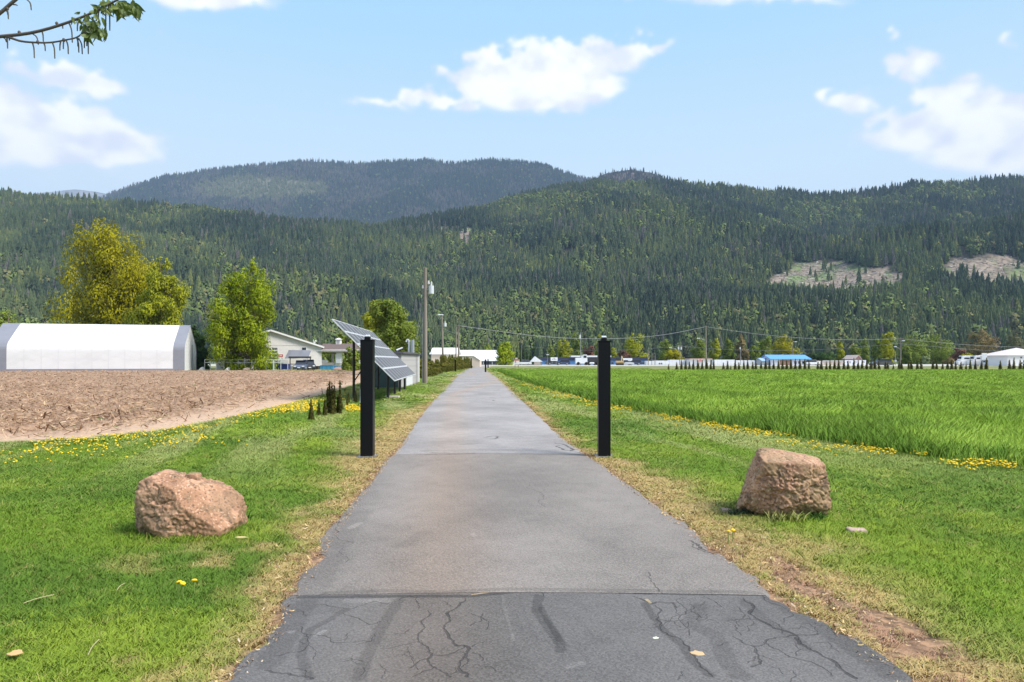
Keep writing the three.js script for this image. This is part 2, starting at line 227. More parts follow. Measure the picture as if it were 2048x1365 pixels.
{
  const seamA = dOf(1195), seamB = dOf(911);
  const z5 = (pts) => pts.map(([a, b]) => [480 + a / 2.4976, 1050 + b / 2.4984]), z6 = (pts) => pts.map(([a, b]) => [1200 + a / 2.415, 1050 + b / 2.416]);
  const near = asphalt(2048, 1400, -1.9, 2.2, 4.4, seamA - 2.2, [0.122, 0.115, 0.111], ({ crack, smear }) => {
    const tar = 0.64;
    smear(z5([[790, 395], [700, 540], [640, 660], [590, 790]]), 0.050, tar + 0.1); smear(z5([[520, 440], [440, 490], [350, 535], [315, 600], [305, 680], [350, 790]]), 0.035, tar + 0.08); smear(z5([[1490, 380], [1480, 460], [1540, 540], [1600, 620], [1600, 660]]), 0.045, tar); smear(z5([[1500, 440], [1600, 610]]), 0.03, tar);
    smear(z6([[215, 400], [300, 530], [400, 610], [450, 690], [540, 760]]), 0.035, tar); smear(z6([[480, 410], [440, 500], [560, 560], [620, 700], [680, 760]]), 0.07, tar + 0.14); smear(z6([[700, 380], [800, 480], [950, 570], [1010, 620]]), 0.05, tar + 0.16); smear(z5([[150, 700], [250, 520], [330, 400]]), 0.10, 0.78); smear(z6([[830, 360], [1100, 520], [1420, 740]]), 0.10, 0.74);
    smear(z5([[300, 372], [800, 376], [1150, 380], [1500, 345], [1800, 352], [2048, 362]]), 0.035, 0.5); smear(z6([[0, 345], [400, 350], [820, 346]]), 0.035, 0.5);
    crack(z5([[510, 455], [640, 515], [700, 500]]), 0.006); crack(z5([[880, 385], [890, 440]])); crack(z5([[935, 450], [905, 500], [885, 570], [905, 620], [955, 680], [1000, 760], [1050, 790]]), 0.007); crack(z5([[1120, 390], [1035, 460], [1040, 590], [1075, 630], [1140, 640], [1110, 700], [1130, 790]]), 0.010); crack(z5([[955, 680], [1050, 670], [1130, 630]])); crack(z5([[955, 690], [880, 715], [850, 740]])); crack(z5([[970, 740], [860, 785]])); crack(z5([[120, 740], [240, 760], [360, 790]]), 0.008); crack(z5([[330, 560], [450, 600], [640, 600]]), 0.005); crack(z5([[400, 410], [540, 435], [670, 400], [740, 412]]), 0.005); crack(z5([[150, 670], [290, 650], [330, 560], [300, 520]]), 0.005); crack(z5([[1020, 405], [1050, 430]])); crack(z5([[1520, 350], [1515, 380]]), 0.006); crack(z5([[700, 640], [830, 620], [905, 600]]), 0.004); crack(z5([[1140, 640], [1220, 610]]), 0.004);
    crack(z6([[160, 365], [240, 400], [350, 395], [365, 420]]), 0.010); crack(z6([[240, 400], [270, 480], [330, 560], [420, 610], [470, 690], [540, 760]]), 0.007); crack(z6([[500, 360], [560, 390], [585, 412]])); crack(z6([[690, 365], [730, 430], [800, 490], [900, 530], [960, 590], [1060, 640], [1150, 700], [1240, 760]]), 0.012); crack(z6([[610, 485], [770, 475]])); crack(z6([[640, 560], [740, 610], [800, 585], [930, 550], [1050, 535]]), 0.007); crack(z6([[740, 610], [775, 680], [730, 710]]), 0.009); crack(z6([[800, 590], [900, 650], [1040, 690], [1120, 750]]), 0.006); crack(z6([[290, 480], [360, 488], [400, 480]])); crack(z6([[430, 400], [440, 440], [490, 470]]), 0.005); crack(z6([[370, 375], [410, 440], [430, 560]]), 0.005); crack(z6([[650, 500], [680, 555]]), 0.005); crack(z6([[780, 350], [830, 390], [940, 425]]), 0.005); crack(z6([[560, 610], [620, 590]]), 0.004);
    { const q = rngOf(19); for (let i = 0; i < 46; i++) { const x = q() < 0.5 ? 560 + q() * 420 : 1330 + q() * 330, y = 1205 + q() * 150, a = (q() - 0.5) * 1.2 + (q() < 0.5 ? 0 : 1.57), L = 18 + q() * 46; crack([[x, y], [x + Math.cos(a) * L * 0.5, y + Math.sin(a) * L * 0.35], [x + Math.cos(a + 0.5) * L, y + Math.sin(a + 0.5) * L * 0.7]], 0.003 + q() * 0.0025, 0.7); } }
    smear(z5([[1160, 372], [1280, 355], [1440, 350]]), 0.012, [0.42, 0.30, 0.16]); smear(z6([[225, 380], [245, 400]]), 0.014, [0.40, 0.30, 0.17]); smear(z5([[1310, 380], [1320, 440], [1360, 580], [1370, 610]]), 0.012, 1.25); smear(z5([[1640, 740], [1720, 720]]), 0.03, 1.35); smear(z5([[250, 548], [265, 548]]), 0.03, 1.6); smear(z5([[380, 565], [430, 540]]), 0.02, 1.5); smear(z5([[540, 395], [760, 395]]), 0.05, 1.3);
  }, 11);
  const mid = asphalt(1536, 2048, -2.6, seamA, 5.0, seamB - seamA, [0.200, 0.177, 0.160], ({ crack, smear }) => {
    crack(z6([[235, 245], [245, 280], [280, 330], [300, 350]]), 0.006); crack([[1058, 975], [1085, 1000], [1090, 1020]], 0.005); crack([[1380, 1085], [1400, 1100], [1428, 1110]], 0.016); crack([[1384, 1092], [1410, 1108], [1430, 1113]], 0.010); crack([[700, 1030], [706, 1090], [690, 1130]], 0.004);
    smear([[650, 1192], [760, 1189], [900, 1194], [1000, 1188], [1150, 1190], [1300, 1190], [1520, 1190]], 0.040, 0.78); smear([[800, 1100], [850, 1070]], 0.08, 0.9); smear([[700, 1060], [720, 1050]], 0.05, 1.35); smear([[945, 1075], [950, 1080]], 0.03, 1.2); smear([[840, 912], [950, 912]], 0.04, 0.8); crack([[850, 912.5], [900, 913], [950, 912.3]], 0.012); crack([[1040, 912.5], [1110, 912.6]], 0.010); smear([[620, 1190], [660, 1110], [720, 1030]], 0.16, 0.86);
  }, 12);
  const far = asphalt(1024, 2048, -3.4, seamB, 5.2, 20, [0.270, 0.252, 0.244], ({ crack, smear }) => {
    crack([[968, 879], [985, 876], [996, 877], [980, 882]], 0.02); smear([[980, 797], [990, 798]], 0.10, 0.62); crack([[985, 802], [990, 804]], 0.03); crack([[1110, 888], [1135, 895], [1140, 905]], 0.025); crack([[1120, 893], [1150, 906], [1163, 909]], 0.02); crack([[940, 845], [970, 845]], 0.02); crack([[850, 908], [900, 909]], 0.012); smear([[925, 893], [960, 891]], 0.10, 0.86); smear([[850, 905], [1000, 904], [1120, 905]], 0.10, 0.9);
  }, 13);
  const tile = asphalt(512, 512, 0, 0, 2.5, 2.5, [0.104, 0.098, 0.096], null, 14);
  const root = new THREE.Group(); root.name = 'driveway'; root.userData.kind = 'structure'; scene.add(root);
  const add = (name, g, m) => { const o = new THREE.Mesh(g, m); o.name = name; o.castShadow = o.receiveShadow = true; root.add(o); };
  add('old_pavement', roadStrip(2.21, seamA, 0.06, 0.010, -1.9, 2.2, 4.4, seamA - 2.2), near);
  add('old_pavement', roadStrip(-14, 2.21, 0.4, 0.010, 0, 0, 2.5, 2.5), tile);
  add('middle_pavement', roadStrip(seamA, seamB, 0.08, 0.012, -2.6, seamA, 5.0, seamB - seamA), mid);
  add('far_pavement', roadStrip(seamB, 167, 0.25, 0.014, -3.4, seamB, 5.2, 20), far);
}

// ---------- ploughed field ----------
{
  const pos = [], col = [], idx = [], us = axis([[-420, -60, 20], [-60, 775, 3]]), ds = []; for (let d = 10.5; d < PLOW_FAR; d *= 1.0068) ds.push(d); ds.push(PLOW_FAR);
  const A = [0.345, 0.218, 0.135], B = [0.215, 0.125, 0.072], C = [0.50, 0.345, 0.235];
  for (const d of ds) for (const u of us) {
    const x = X(u, d), sd = plowSD(x, d), inn = ss(0, 3.2, sd), big = fbm2(x * 0.5, d * 0.5, 3), cl = fbm2(x * 3.3 + 8, d * 3.3, 4), cl2 = n2(x * 9, d * 9), row = Math.sin((x * 0.97 + d * 0.24) * 2 * Math.PI / 1.5);
    const y = lerp(-0.14, 0.018, ss(-0.25, 0.10, sd)) + inn * ((cl - 0.45) * 0.30 + (cl2 - 0.5) * 0.08 + row * 0.028) + 0.014 * (cl2 - 0.5);
    pos.push(x, y, -d);
    let c = mix3(C, A, ss(0.2, 3.5, sd + (cl - 0.5) * 2.2)); c = mix3(c, B, ss(0.42, 0.70, cl * 0.6 + big * 0.4) * inn * 0.85); c = mix3(c, C, ss(0.60, 0.80, n2(x * 14, d * 14)) * 0.5); c = mix3(c, B, ss(0.70, 0.9, n2(x * 7 + 40, d * 7)) * 0.5 * inn);
    col.push(...c);
  }
  const nx = us.length; for (let j = 0; j < ds.length - 1; j++) for (let i = 0; i < nx - 1; i++) { const a = j * nx + i, b = a + 1, c = a + nx, e = c + 1; idx.push(a, b, c, b, e, c); }
  const g = new THREE.BufferGeometry(); g.setAttribute('position', new THREE.Float32BufferAttribute(pos, 3)); g.setAttribute('color', new THREE.Float32BufferAttribute(col, 3)); g.setIndex(idx); g.computeVertexNormals();
  structure('ploughed_field', g, VC(1));
  // corn stalk litter: curled flat strips and short stalks
  const r = rngOf(31), strip = (bend, w) => { const q = new THREE.PlaneGeometry(1, w, 4, 1), p = q.attributes.position; for (let i = 0; i < p.count; i++) { const t = p.getX(i); p.setZ(i, bend * (t * t - 0.1) + p.getY(i) * t); } q.rotateX(-Math.PI / 2); return q; };
  const kinds = [strip(0.35, 0.09), strip(-0.25, 0.13), new THREE.CylinderGeometry(0.035, 0.03, 1, 5).rotateZ(Math.PI / 2)], lists = [[], [], []];
  for (let i = 0; i < 52000; i++) {
    const u = -120 + r() * 890, d = 11 * Math.pow(PLOW_FAR / 11, Math.pow(r(), 0.9)), x = X(u, d), sd = plowSD(x, d); if (sd < 0.25 || r() > ss(0.2, 3.8, sd) + 0.06) continue;
    const k = (r() * 3) | 0, s = (0.055 + r() * r() * r() * 0.42) * (1 + d * 0.009), cl = fbm2(x * 3.3 + 8, d * 3.3, 4), dark = r();
    const c = dark < 0.38 ? [0.20, 0.115, 0.070] : mix3([0.34, 0.215, 0.125], [0.62, 0.45, 0.28], r() * r());
    lists[k].push({ m: TR(x, 0.03 + (cl - 0.45) * 0.2 * ss(0, 3.2, sd) + r() * 0.04 + 0.02, -d, r() * 6.3, [s, s, s * (0.7 + r() * 0.6)], (r() - 0.5) * 0.9, (r() - 0.5) * (r() < 0.15 ? 2.6 : 0.8)), c });
  }
  lists.forEach((l, k) => stuff('corn_stubble', kinds[k], M([1, 1, 1], 1), l, 'dry corn stalk litter scattered over the ploughed field', 'stubble'));
}

// ---------- crop field: tall young grass ----------
const bladeGeo = (n, rad, h, w, lean, seed) => {   // a tuft of tapering bent blades
  const r = rngOf(seed), pos = [], nor = [];
  for (let i = 0; i < n; i++) {
    const a = r() * 6.283, q = Math.sqrt(r()) * rad, bx = Math.cos(a) * q, bz = Math.sin(a) * q, hh = h * (0.55 + r() * 0.6), f = r() * 6.283, l = lean * (0.3 + r()) * hh, dx = Math.cos(f) * l, dz = Math.sin(f) * l, s = r() * 6.283, wx = Math.cos(s) * w / 2, wz = Math.sin(s) * w / 2;
    const A = [bx - wx, 0, bz - wz], B = [bx + wx, 0, bz + wz], C = [bx - wx * 0.7 + dx * 0.35, hh * 0.6, bz - wz * 0.7 + dz * 0.35], D = [bx + wx * 0.7 + dx * 0.35, hh * 0.6, bz + wz * 0.7 + dz * 0.35], E = [bx + dx, hh, bz + dz];
    const k = V(wz * 60 + dx * 2, 1.1, -wx * 60 + dz * 2).normalize(), fn = V(B[0] - A[0], 0, B[2] - A[2]).cross(V(C[0] - A[0], C[1], C[2] - A[2])), order = fn.dot(k) > 0 ? [A, B, C, B, D, C, C, D, E] : [B, A, C, B, C, D, D, C, E];
    for (const t of order) { pos.push(...t); nor.push(k.x, k.y, k.z); }
  }
  const g = new THREE.BufferGeometry(); g.setAttribute('position', new THREE.Float32BufferAttribute(pos, 3)); g.setAttribute('normal', new THREE.Float32BufferAttribute(nor, 3)); return g;
};
{
  const us = axis([[985, 2140, 6], [2140, 2600, 30]]), ds = []; for (let d = 9; d < CROP_FAR; d *= 1.012) ds.push(d); ds.push(CROP_FAR);
  const pos = [], col = [], idx = [];
  const tone = (x, d, q) => { let c = mix3([0.215, 0.385, 0.030], [0.315, 0.490, 0.062], ss(0.3, 0.7, fbm2(x * 0.5, d * 0.5 + 90, 3) + (q - 0.5) * 0.3)); return mix3(c, [0.160, 0.30, 0.028], ss(0.58, 0.68, fbm2(x * 0.75 + 33, d * 0.55, 3) + (q - 0.5) * 0.1) * 0.9); };
  for (const d of ds) for (const u of us) { const x = X(u, d), sd = cropSD(x, d); pos.push(x, lerp(-0.12, 0.03, ss(-0.1, 0.1, sd)) + 0.19 * ss(0.1, 0.7, sd) + (fbm2(x * 1.4, d * 1.4, 3) - 0.5) * 0.08 * ss(0.1, 0.8, sd), -d); col.push(...mix3(tone(x, d, 0.5), [0.22, 0.38, 0.04], 0.25)); }
  const nx = us.length; for (let j = 0; j < ds.length - 1; j++) for (let i = 0; i < nx - 1; i++) { const a = j * nx + i, b = a + 1, c = a + nx, e = c + 1; idx.push(a, b, c, b, e, c); }
  const g = new THREE.BufferGeometry(); g.setAttribute('position', new THREE.Float32BufferAttribute(pos, 3)); g.setAttribute('color', new THREE.Float32BufferAttribute(col, 3)); g.setIndex(idx); g.computeVertexNormals();
  structure('crop_field', g, VC(1));
  const r = rngOf(41), kinds = [1, 2, 3].map((s) => bladeGeo(26, 0.15, 0.30, 0.011, 0.55, 400 + s)), lists = [[], [], []];
  const grow = (n, d0, d1, sc, wide) => { for (let i = 0; i < n; i++) { const d = Math.sqrt(lerp(d0 * d0, d1 * d1, r())), u = 990 + r() * (2110 - 990), x = X(u, d), sd = cropSD(x, d); if (sd < 0.02) continue; const q = r(), c = tone(x, d, q), h = sc * (0.42 + 0.95 * fbm2(x * 0.75 + 33, d * 0.55, 3) + 0.35 * r()) * lerp(0.75, 1, ss(0, 0.5, sd)); lists[(q * 3) | 0].push({ m: TR(x, 0.02 + 0.10 * ss(0.2, 0.9, sd), -d, r() * 6.3, [h * wide, h, h * wide], (r() - 0.5) * 0.3, (r() - 0.5) * 0.3), c: mix3(c, [c[0] * 1.3, c[1] * 1.2, c[2] * 1.3], r() * 0.7) }); } };
  grow(28000, 9, 17, 0.76, 1.2); grow(40000, 17, 34, 0.72, 1.9); grow(46000, 34, CROP_FAR, 0.72, 3.4);
  // thick standing edge of the crop beside the lawn
  for (let i = 1; i < cropEdge.length; i++) { const [ax, ad] = cropEdge[i - 1], [bx, bd] = cropEdge[i], L = Math.hypot(bx - ax, bd - ad), n = Math.ceil(L * (ad < 22 ? 70 : 26)); for (let k = 0; k < n; k++) { const t = r(), x = lerp(ax, bx, t) + r() * 0.34 - 0.03, d = lerp(ad, bd, t) + r() * 0.34 - 0.03; if (x > d * 0.85 + 2) continue; const h = 0.72 + r() * 0.42; lists[(r() * 3) | 0].push({ m: TR(x, 0, -d, r() * 6.3, [h * (d < 22 ? 1 : 1.7), h, h * (d < 22 ? 1 : 1.7)], (r() - 0.5) * 0.5, (r() - 0.5) * 0.5), c: mix3([0.11, 0.24, 0.02], [0.19, 0.35, 0.035], r()) }); } }
  lists.forEach((l, k) => stuff('crop_grass', kinds[k], M([1, 1, 1], 0.9), l, 'tall bright green young crop grass filling the field', 'crop'));
}

// ---------- mown lawn blades ----------
const bouldersAt = [[X(372, 6.25), 6.35, 0.42], [X(1566, 7.0), 7.15, 0.40]];
{
  const r = rngOf(51), kinds = [1, 2, 3, 4].map((s) => bladeGeo(26, 0.058, 0.046, 0.0056, 1.25, 500 + s)), lists = [[], [], [], []];
  const sow = (n, d0, d1, sc, wide, umin = -60, umax = 2110) => {
    for (let i = 0; i < n; i++) {
      const d = Math.sqrt(lerp(d0 * d0, d1 * d1, r())), x = X(umin + r() * (umax - umin), d); if (x > roadL(d) - 0.01 && x < roadR(d) + 0.01) continue;
      if (plowSD(x, d) > -0.02 || cropSD(x, d) > 0.05) continue;
      const q = r(), [c, s] = lawnColor(x, d, q); if (s.e < 0.03 && r() < 0.6) continue; if (r() < s.soil * 0.8) continue; if (s.dry > 0.4 && r() < 0.35) continue;
      let tall = 1; for (const [bx, bd, br] of bouldersAt) { const k = Math.hypot(x - bx, (d - bd) * 1.2) - br; if (k < 0.22) tall = Math.max(tall, 1.0 + 0.7 * ss(0.22, 0.02, k)); }
      const near = plowSD(x, d), lush = ss(-1.2, -0.1, near) * 0.7 + ss(-0.6, 0, cropSD(x, d)) * 0.8, h = sc * tall * (0.55 + 0.6 * r() + lush) * lerp(1, 0.6, s.dry), w = sc * wide * (0.8 + r() * 0.4);
      const t = r(); let cc = s.dry > 0.3 && r() > s.dry * 0.85 ? mix3(c, GREENS[0], 0.55) : c; cc = t < 0.04 ? mix3(cc, DRY, 0.5) : t < 0.35 ? mix3(cc, [cc[0] * 1.2, cc[1] * 1.13, cc[2] * 1.3], 0.8) : t > 0.85 ? mix3(cc, [cc[0] * 0.8, cc[1] * 0.86, cc[2]], 0.8) : cc;
      lists[(r() * 4) | 0].push({ m: TR(x, -0.008, -d, r() * 6.3, [w, h, w], (r() - 0.5) * 0.35, (r() - 0.5) * 0.35), c: cc });
    }
  };
  sow(32000, 3.1, 7, 0.95, 1.0); sow(44000, 7, 13, 1.05, 1.35); sow(46000, 13, 26, 1.2, 2.1, -60, 2110); sow(30000, 26, 60, 1.4, 3.4, 560, 1240); sow(9000, 60, 125, 1.6, 6, 560, 1300);
  lists.forEach((l, k) => stuff('lawn_grass', kinds[k], M([1, 1, 1], 0.9), l, 'short mown lawn grass beside the drive', 'grass'));
  // brown litter and straw on the bare verge
  const chip = new THREE.PlaneGeometry(1, 0.28, 2, 1); { const p = chip.attributes.position; for (let i = 0; i < p.count; i++) p.setZ(i, Math.abs(p.getX(i)) * 0.4); } chip.rotateX(-Math.PI / 2);
  const lit = []; for (let i = 0; i < 15000; i++) { const d = Math.sqrt(lerp(9, 196, r())), side = r() < 0.6, off = Math.abs(r() + r() + r() - 1.5) * (side ? 0.95 : 0.6), x = side ? roadR(d) + off - 0.05 : roadL(d) - off + 0.05, s = lawnState(x, d); if (r() > Math.max(s.soil * 0.9, s.dry * 0.5)) continue; const z = 0.010 + r() * r() * 0.034, q = r(); lit.push({ m: TR(x, 0.006 + r() * 0.02, -d, r() * 6.3, z, (r() - 0.5) * 1.1, (r() - 0.5) * 1.1), c: q < 0.15 ? [0.18, 0.10, 0.065] : q < 0.5 ? [0.42, 0.25, 0.14] : q < 0.9 ? [0.56, 0.41, 0.19] : [0.58, 0.47, 0.34] }); }
  stuff('dry_litter', chip, M([1, 1, 1], 1), lit, 'brown leaf litter and straw along the edge of the drive', 'litter');
}

// ---------- hills ----------
const inEll = (x, y, cx, cy, rx, ry) => ((x - cx) / rx) ** 2 + ((y - cy) / ry) ** 2;
function cleared(px, py, n) {   // felled slopes: 1 inside
  let v = 0; const e = (n - 0.5) * 0.9;
  for (const [cx, cy, rx, ry] of [[1675, 566, 150, 34], [1640, 545, 70, 24], [1985, 545, 110, 32], [2060, 568, 100, 24], [1985, 582, 60, 10], [905, 463, 50, 10], [930, 482, 12, 22]]) v = Math.max(v, ss(1.15, 0.75, inEll(px, py, cx, cy, rx, ry) + e));
  return v;
}
const hills = [
  { name: 'near_hill', ridge: [[-900, 330], [-300, 372], [0, 402], [100, 410], [200, 416], [300, 426], [400, 428], [470, 440], [540, 456], [600, 461], [660, 463], [740, 464], [800, 460], [870, 446], [950, 425], [1050, 400], [1150, 380], [1200, 373], [1330, 372], [1450, 379], [1560, 393], [1640, 403], [1720, 396], [1850, 376], [2048, 369], [2500, 340], [3000, 330]], dr: [[-300, 1650], [500, 1600], [750, 1750], [1100, 2150], [2300, 2100]], db: [[-300, 640], [600, 720], [1000, 760], [2300, 640]], rough: 48, n: 86000, h: [14, 36], us: [-900, 3000], tu: [-140, 2200] },
  { name: 'mountain', ridge: [[-300, 470], [100, 430], [190, 402], [230, 386], [270, 372], [340, 352], [450, 338], [540, 330], [620, 323], [700, 328], [850, 322], [900, 328], [985, 321], [1040, 325], [1080, 330], [1130, 346], [1165, 358], [1260, 385], [1500, 440]], dr: [[0, 4600], [2000, 4600]], db: [[0, 2300], [2000, 2600]], rough: 60, n: 66000, h: [19, 33], us: [-300, 1500], tu: [150, 1300] },
  { name: 'rear_hill', ridge: [[1000, 420], [1150, 375], [1185, 360], [1215, 346], [1260, 340], [1300, 345], [1330, 358], [1420, 400], [1550, 440]], dr: [[0, 3300], [2000, 3300]], db: [[0, 2500], [2000, 2500]], rough: 12, n: 9000, h: [15, 26], us: [1000, 1550], tu: [1120, 1420] },
  { name: 'rocky_ridge', ridge: [[-200, 400], [40, 392], [90, 385], [150, 379], [185, 383], [215, 388], [320, 400], [500, 440]], dr: [[0, 9500], [2000, 9500]], db: [[0, 6000], [2000, 6000]], rough: 40, n: 0, us: [-200, 500] },
];
const coniferGeo = (seed, tiers, slim) => {   // ragged drooping tiers
  const r = rngOf(seed), pos = [], tri = (a, b, c) => pos.push(...a, ...b, ...c), N = 7;
  for (let k = 0; k < tiers; k++) {
    const t = k / tiers, y0 = 0.10 + 0.90 * t, y1 = Math.min(1.02, y0 + 1.9 / tiers * (1 - t * 0.25)), R = slim * (1 - t) ** 0.85 + 0.02, off = r() * 6, ring = [];
    for (let i = 0; i < N * 2; i++) { const a = off + i / (N * 2) * 6.2832, q = R * (i % 2 ? 0.42 + r() * 0.15 : 0.75 + r() * 0.5); ring.push([Math.cos(a) * q, y0 - (i % 2 ? -0.02 : 0.02 + r() * 0.03), Math.sin(a) * q]); }
    for (let i = 0; i < N * 2; i++) tri(ring[i], ring[(i + 1) % (N * 2)], [0, y1, 0]);
  }
  for (let i = 0; i < 3; i++) { const a = i * 2.1, b = a + 2.1, w = 0.014; tri([Math.cos(a) * w, -0.02, Math.sin(a) * w], [Math.cos(b) * w, -0.02, Math.sin(b) * w], [0, 0.7, 0]); }
  const g = new THREE.BufferGeometry(); g.setAttribute('position', new THREE.Float32BufferAttribute(pos, 3)); g.computeVertexNormals(); return g;
};
const aspenGeo = (seed) => {   // loose leafy crown
  const r = rngOf(seed), pos = [], nor = [];
  for (let i = 0; i < 150; i++) { const a = r() * 6.283, v = r() * 2 - 1, q = 0.55 + 0.45 * Math.sqrt(r()), s = Math.sqrt(1 - v * v), x = Math.cos(a) * s * 0.23 * q, z = Math.sin(a) * s * 0.23 * q, y = 0.58 + v * 0.42 * q, w = 0.04 + r() * 0.04, n = V(x * 4.4 + (r() - 0.5) * 0.5, (y - 0.58) * 2 + 0.25 + (r() - 0.5) * 0.5, z * 4.4 + (r() - 0.5) * 0.5).normalize(), gn = V(n.x + (r() - 0.5) * 1.6, n.y * 0.5 + (r() - 0.5) * 1.2, n.z + (r() - 0.5) * 1.6).normalize(), u = V(r() - 0.5, r() - 0.5, r() - 0.5).cross(gn).normalize(), t = gn.clone().cross(u).multiplyScalar(gn.dot(n) < 0 ? -1 : 1); const p = V(x, y, z), A = p.clone().addScaledVector(u, w), B = p.clone().addScaledVector(t, w), C = p.clone().addScaledVector(u, -w), D = p.clone().addScaledVector(t, -w); for (const k of [A, B, C, A, C, D]) { pos.push(k.x, k.y, k.z); nor.push(n.x, n.y, n.z); } }
  for (let i = 0; i < 3; i++) { const a = i * 2.1, b = a + 2.1, w = 0.014; for (const k of [[Math.cos(a) * w, 0, Math.sin(a) * w], [Math.cos(b) * w, 0, Math.sin(b) * w], [0, 0.7, 0]]) { pos.push(...k); nor.push(0, 0, 1); } }
  const g = new THREE.BufferGeometry(); g.setAttribute('position', new THREE.Float32BufferAttribute(pos, 3)); g.setAttribute('normal', new THREE.Float32BufferAttribute(nor, 3)); return g;
};
const hillTex = grainTex(512, 21, 0.55, 1.2, 24, 24, 5);
const forest = { conifer: [[], [], []], aspen: [[], []], snag: [] };
for (const h of hills) {
  const ridge = smoothTable(h.ridge), dr = smoothTable(h.dr), db = smoothTable(h.db);
  h.at = (u, t) => {
    const R = dr(u), B = db(u), D = lerp(B, R, t), top = Yp(ridge(u), R), x = X(u, D), ridgey = Math.sin(Math.PI * clamp(t)), gul = fbm2(x / 420 + 7, D / 420, 4) - 0.5, rid = Math.abs(fbm2(x / 900 + 3, D / 900 + 2, 3) - 0.5) * 2;
    let y = t <= 1 ? top * Math.pow(t, 1.12) + h.rough * 2.4 * gul * ridgey - h.rough * 1.5 * (rid - 0.3) * ridgey : top * (1 - (t - 1) * 1.4);
    y += (fbm2(x / 60, D / 60, 3) - 0.5) * 10 * ridgey;
    return V(x, Math.max(y, -2 + t * 4), -D);
  };
  const us = axis([[h.us[0], h.us[1], h.name === 'near_hill' ? 7 : 6]]), ts = axis([[0, 1.001, h.name === 'near_hill' ? 0.0125 : 0.02], [1.1, 1.6, 0.25]]), pos = [], col = [], uv = [], idx = [];
  for (const t of ts) for (const u of us) {
    const p = h.at(u, t), D = -p.z, py = HY - (p.y - EYE) * F / D, n = fbm2(p.x / 40, D / 40, 3); pos.push(p.x, p.y, p.z); uv.push(p.x / 120, D / 120);
    let c = mix3([0.030, 0.034, 0.018], [0.055, 0.052, 0.030], n);
    if (h.name === 'near_hill') { const v = cleared(u, py, fbm2(u / 30, py / 12, 3)); const ground = mix3(mix3([0.22, 0.17, 0.13], [0.34, 0.27, 0.21], n), [0.16, 0.22, 0.07], ss(0.5, 0.66, fbm2(p.x / 25 + 60, D / 25, 3))); c = mix3(c, ground, v); }
    if (h.name === 'mountain') { c = mix3(c, [0.30, 0.27, 0.25], ss(0.62, 0.76, fbm2(p.x / 130 + 11, D / 300, 4)) * ss(1.5, 0.6, Math.min(inEll(u, py, 655, 326, 55, 7), inEll(u, py, 980, 338, 110, 9), inEll(u, py, 400, 382, 20, 8)))); c = mix3(c, [0.17, 0.17, 0.10], ss(1.3, 0.6, inEll(u, py, 520, 378, 130, 24) + (n - 0.5)) * 0.9); }
    if (h.name === 'rear_hill') c = mix3(c, [0.17, 0.13, 0.105], ss(1.3, 0.6, inEll(u, py, 1250, 352, 50, 7) + (n - 0.5)));
    if (h.name === 'rocky_ridge') c = mix3([0.22, 0.20, 0.18], [0.33, 0.30, 0.27], ss(0.45, 0.60, fbm2(p.x / 120, D / 200, 4)));
    col.push(...c);
  }
  const nx = us.length; for (let j = 0; j < ts.length - 1; j++) for (let i = 0; i < nx - 1; i++) { const a = j * nx + i, b = a + 1, c = a + nx, e = c + 1; idx.push(a, b, c, b, e, c); }
  const g = new THREE.BufferGeometry(); g.setAttribute('position', new THREE.Float32BufferAttribute(pos, 3)); g.setAttribute('color', new THREE.Float32BufferAttribute(col, 3)); g.setAttribute('uv', new THREE.Float32BufferAttribute(uv, 2)); g.setIndex(idx); g.computeVertexNormals();
  structure(h.name, g, VC(1, { map: hillTex }));
  if (!h.n) continue;
  const r = rngOf(h.n);
  for (let i = 0; i < h.n; i++) {
    const u = lerp(h.tu[0], h.tu[1], r()), B = db(u), R = dr(u), D = Math.sqrt(lerp(B * B, R * R, r())), t = (D - B) / (R - B), p = h.at(u, t), py = HY - (p.y - EYE) * F / D;
    let tall = lerp(h.h[0], h.h[1], Math.pow(r(), 1.3)), kind = r(), type = 'conifer', v = (r() * 3) | 0, wide = 0.85 + r() * 0.4, c;
    const stand = fbm2(p.x / 95 + 31, D / 140 + 8, 4), patch = fbm2(p.x / 170 + 5, D / 170 + 3, 3), patch2 = fbm2(p.x / 60 + 50, D / 60, 3), tint = fbm2(p.x / 300, D / 300 + 70, 2);
    if (h.name === 'near_hill') {
      const v0 = cleared(u, py, fbm2(u / 30, py / 12, 3)); if (v0 > 0.35) { if (r() > 0.05) continue; if (r() < 0.5) tall *= 0.35; }
      const dec = ss(0.50, 0.64, patch * 0.6 + patch2 * 0.4) * 0.32 + 0.03 + 0.26 * Math.exp(-(((u - 1110) / 90) ** 2) - (((py - 630) / 40) ** 2)) + 0.30 * Math.exp(-(((u - 1200) / 220) ** 2) - (((py - 415) / 10) ** 2)) + 0.10 * ss(0.16, 0.02, t);
      if (kind < dec) { type = 'aspen'; v = (r() * 2) | 0; tall *= 0.78; wide = 0.8 + r() * 0.45; c = mix3(mix3([0.085, 0.125, 0.030], [0.175, 0.225, 0.042], r() * r()), [0.15, 0.140, 0.055], r() < 0.15 ? 0.8 : 0); }
      else { c = mix3([0.026, 0.046, 0.026], [0.100, 0.132, 0.046], clamp(r() * 0.45 + (stand - 0.36) * 2.0 + (tint - 0.5) * 0.7)); if (r() < 0.16 * ss(0.42, 0.6, stand)) c = mix3(c, [0.165, 0.185, 0.045], 0.75); tall *= lerp(1.1, 0.8, ss(0.4, 0.65, stand)); if (r() < 0.05 + 0.16 * ss(0.58, 0.7, fbm2(p.x / 120 + 90, D / 120, 2))) { c = [0.12, 0.115, 0.10]; wide *= 0.7; } }
    } else if (h.name === 'mountain') {
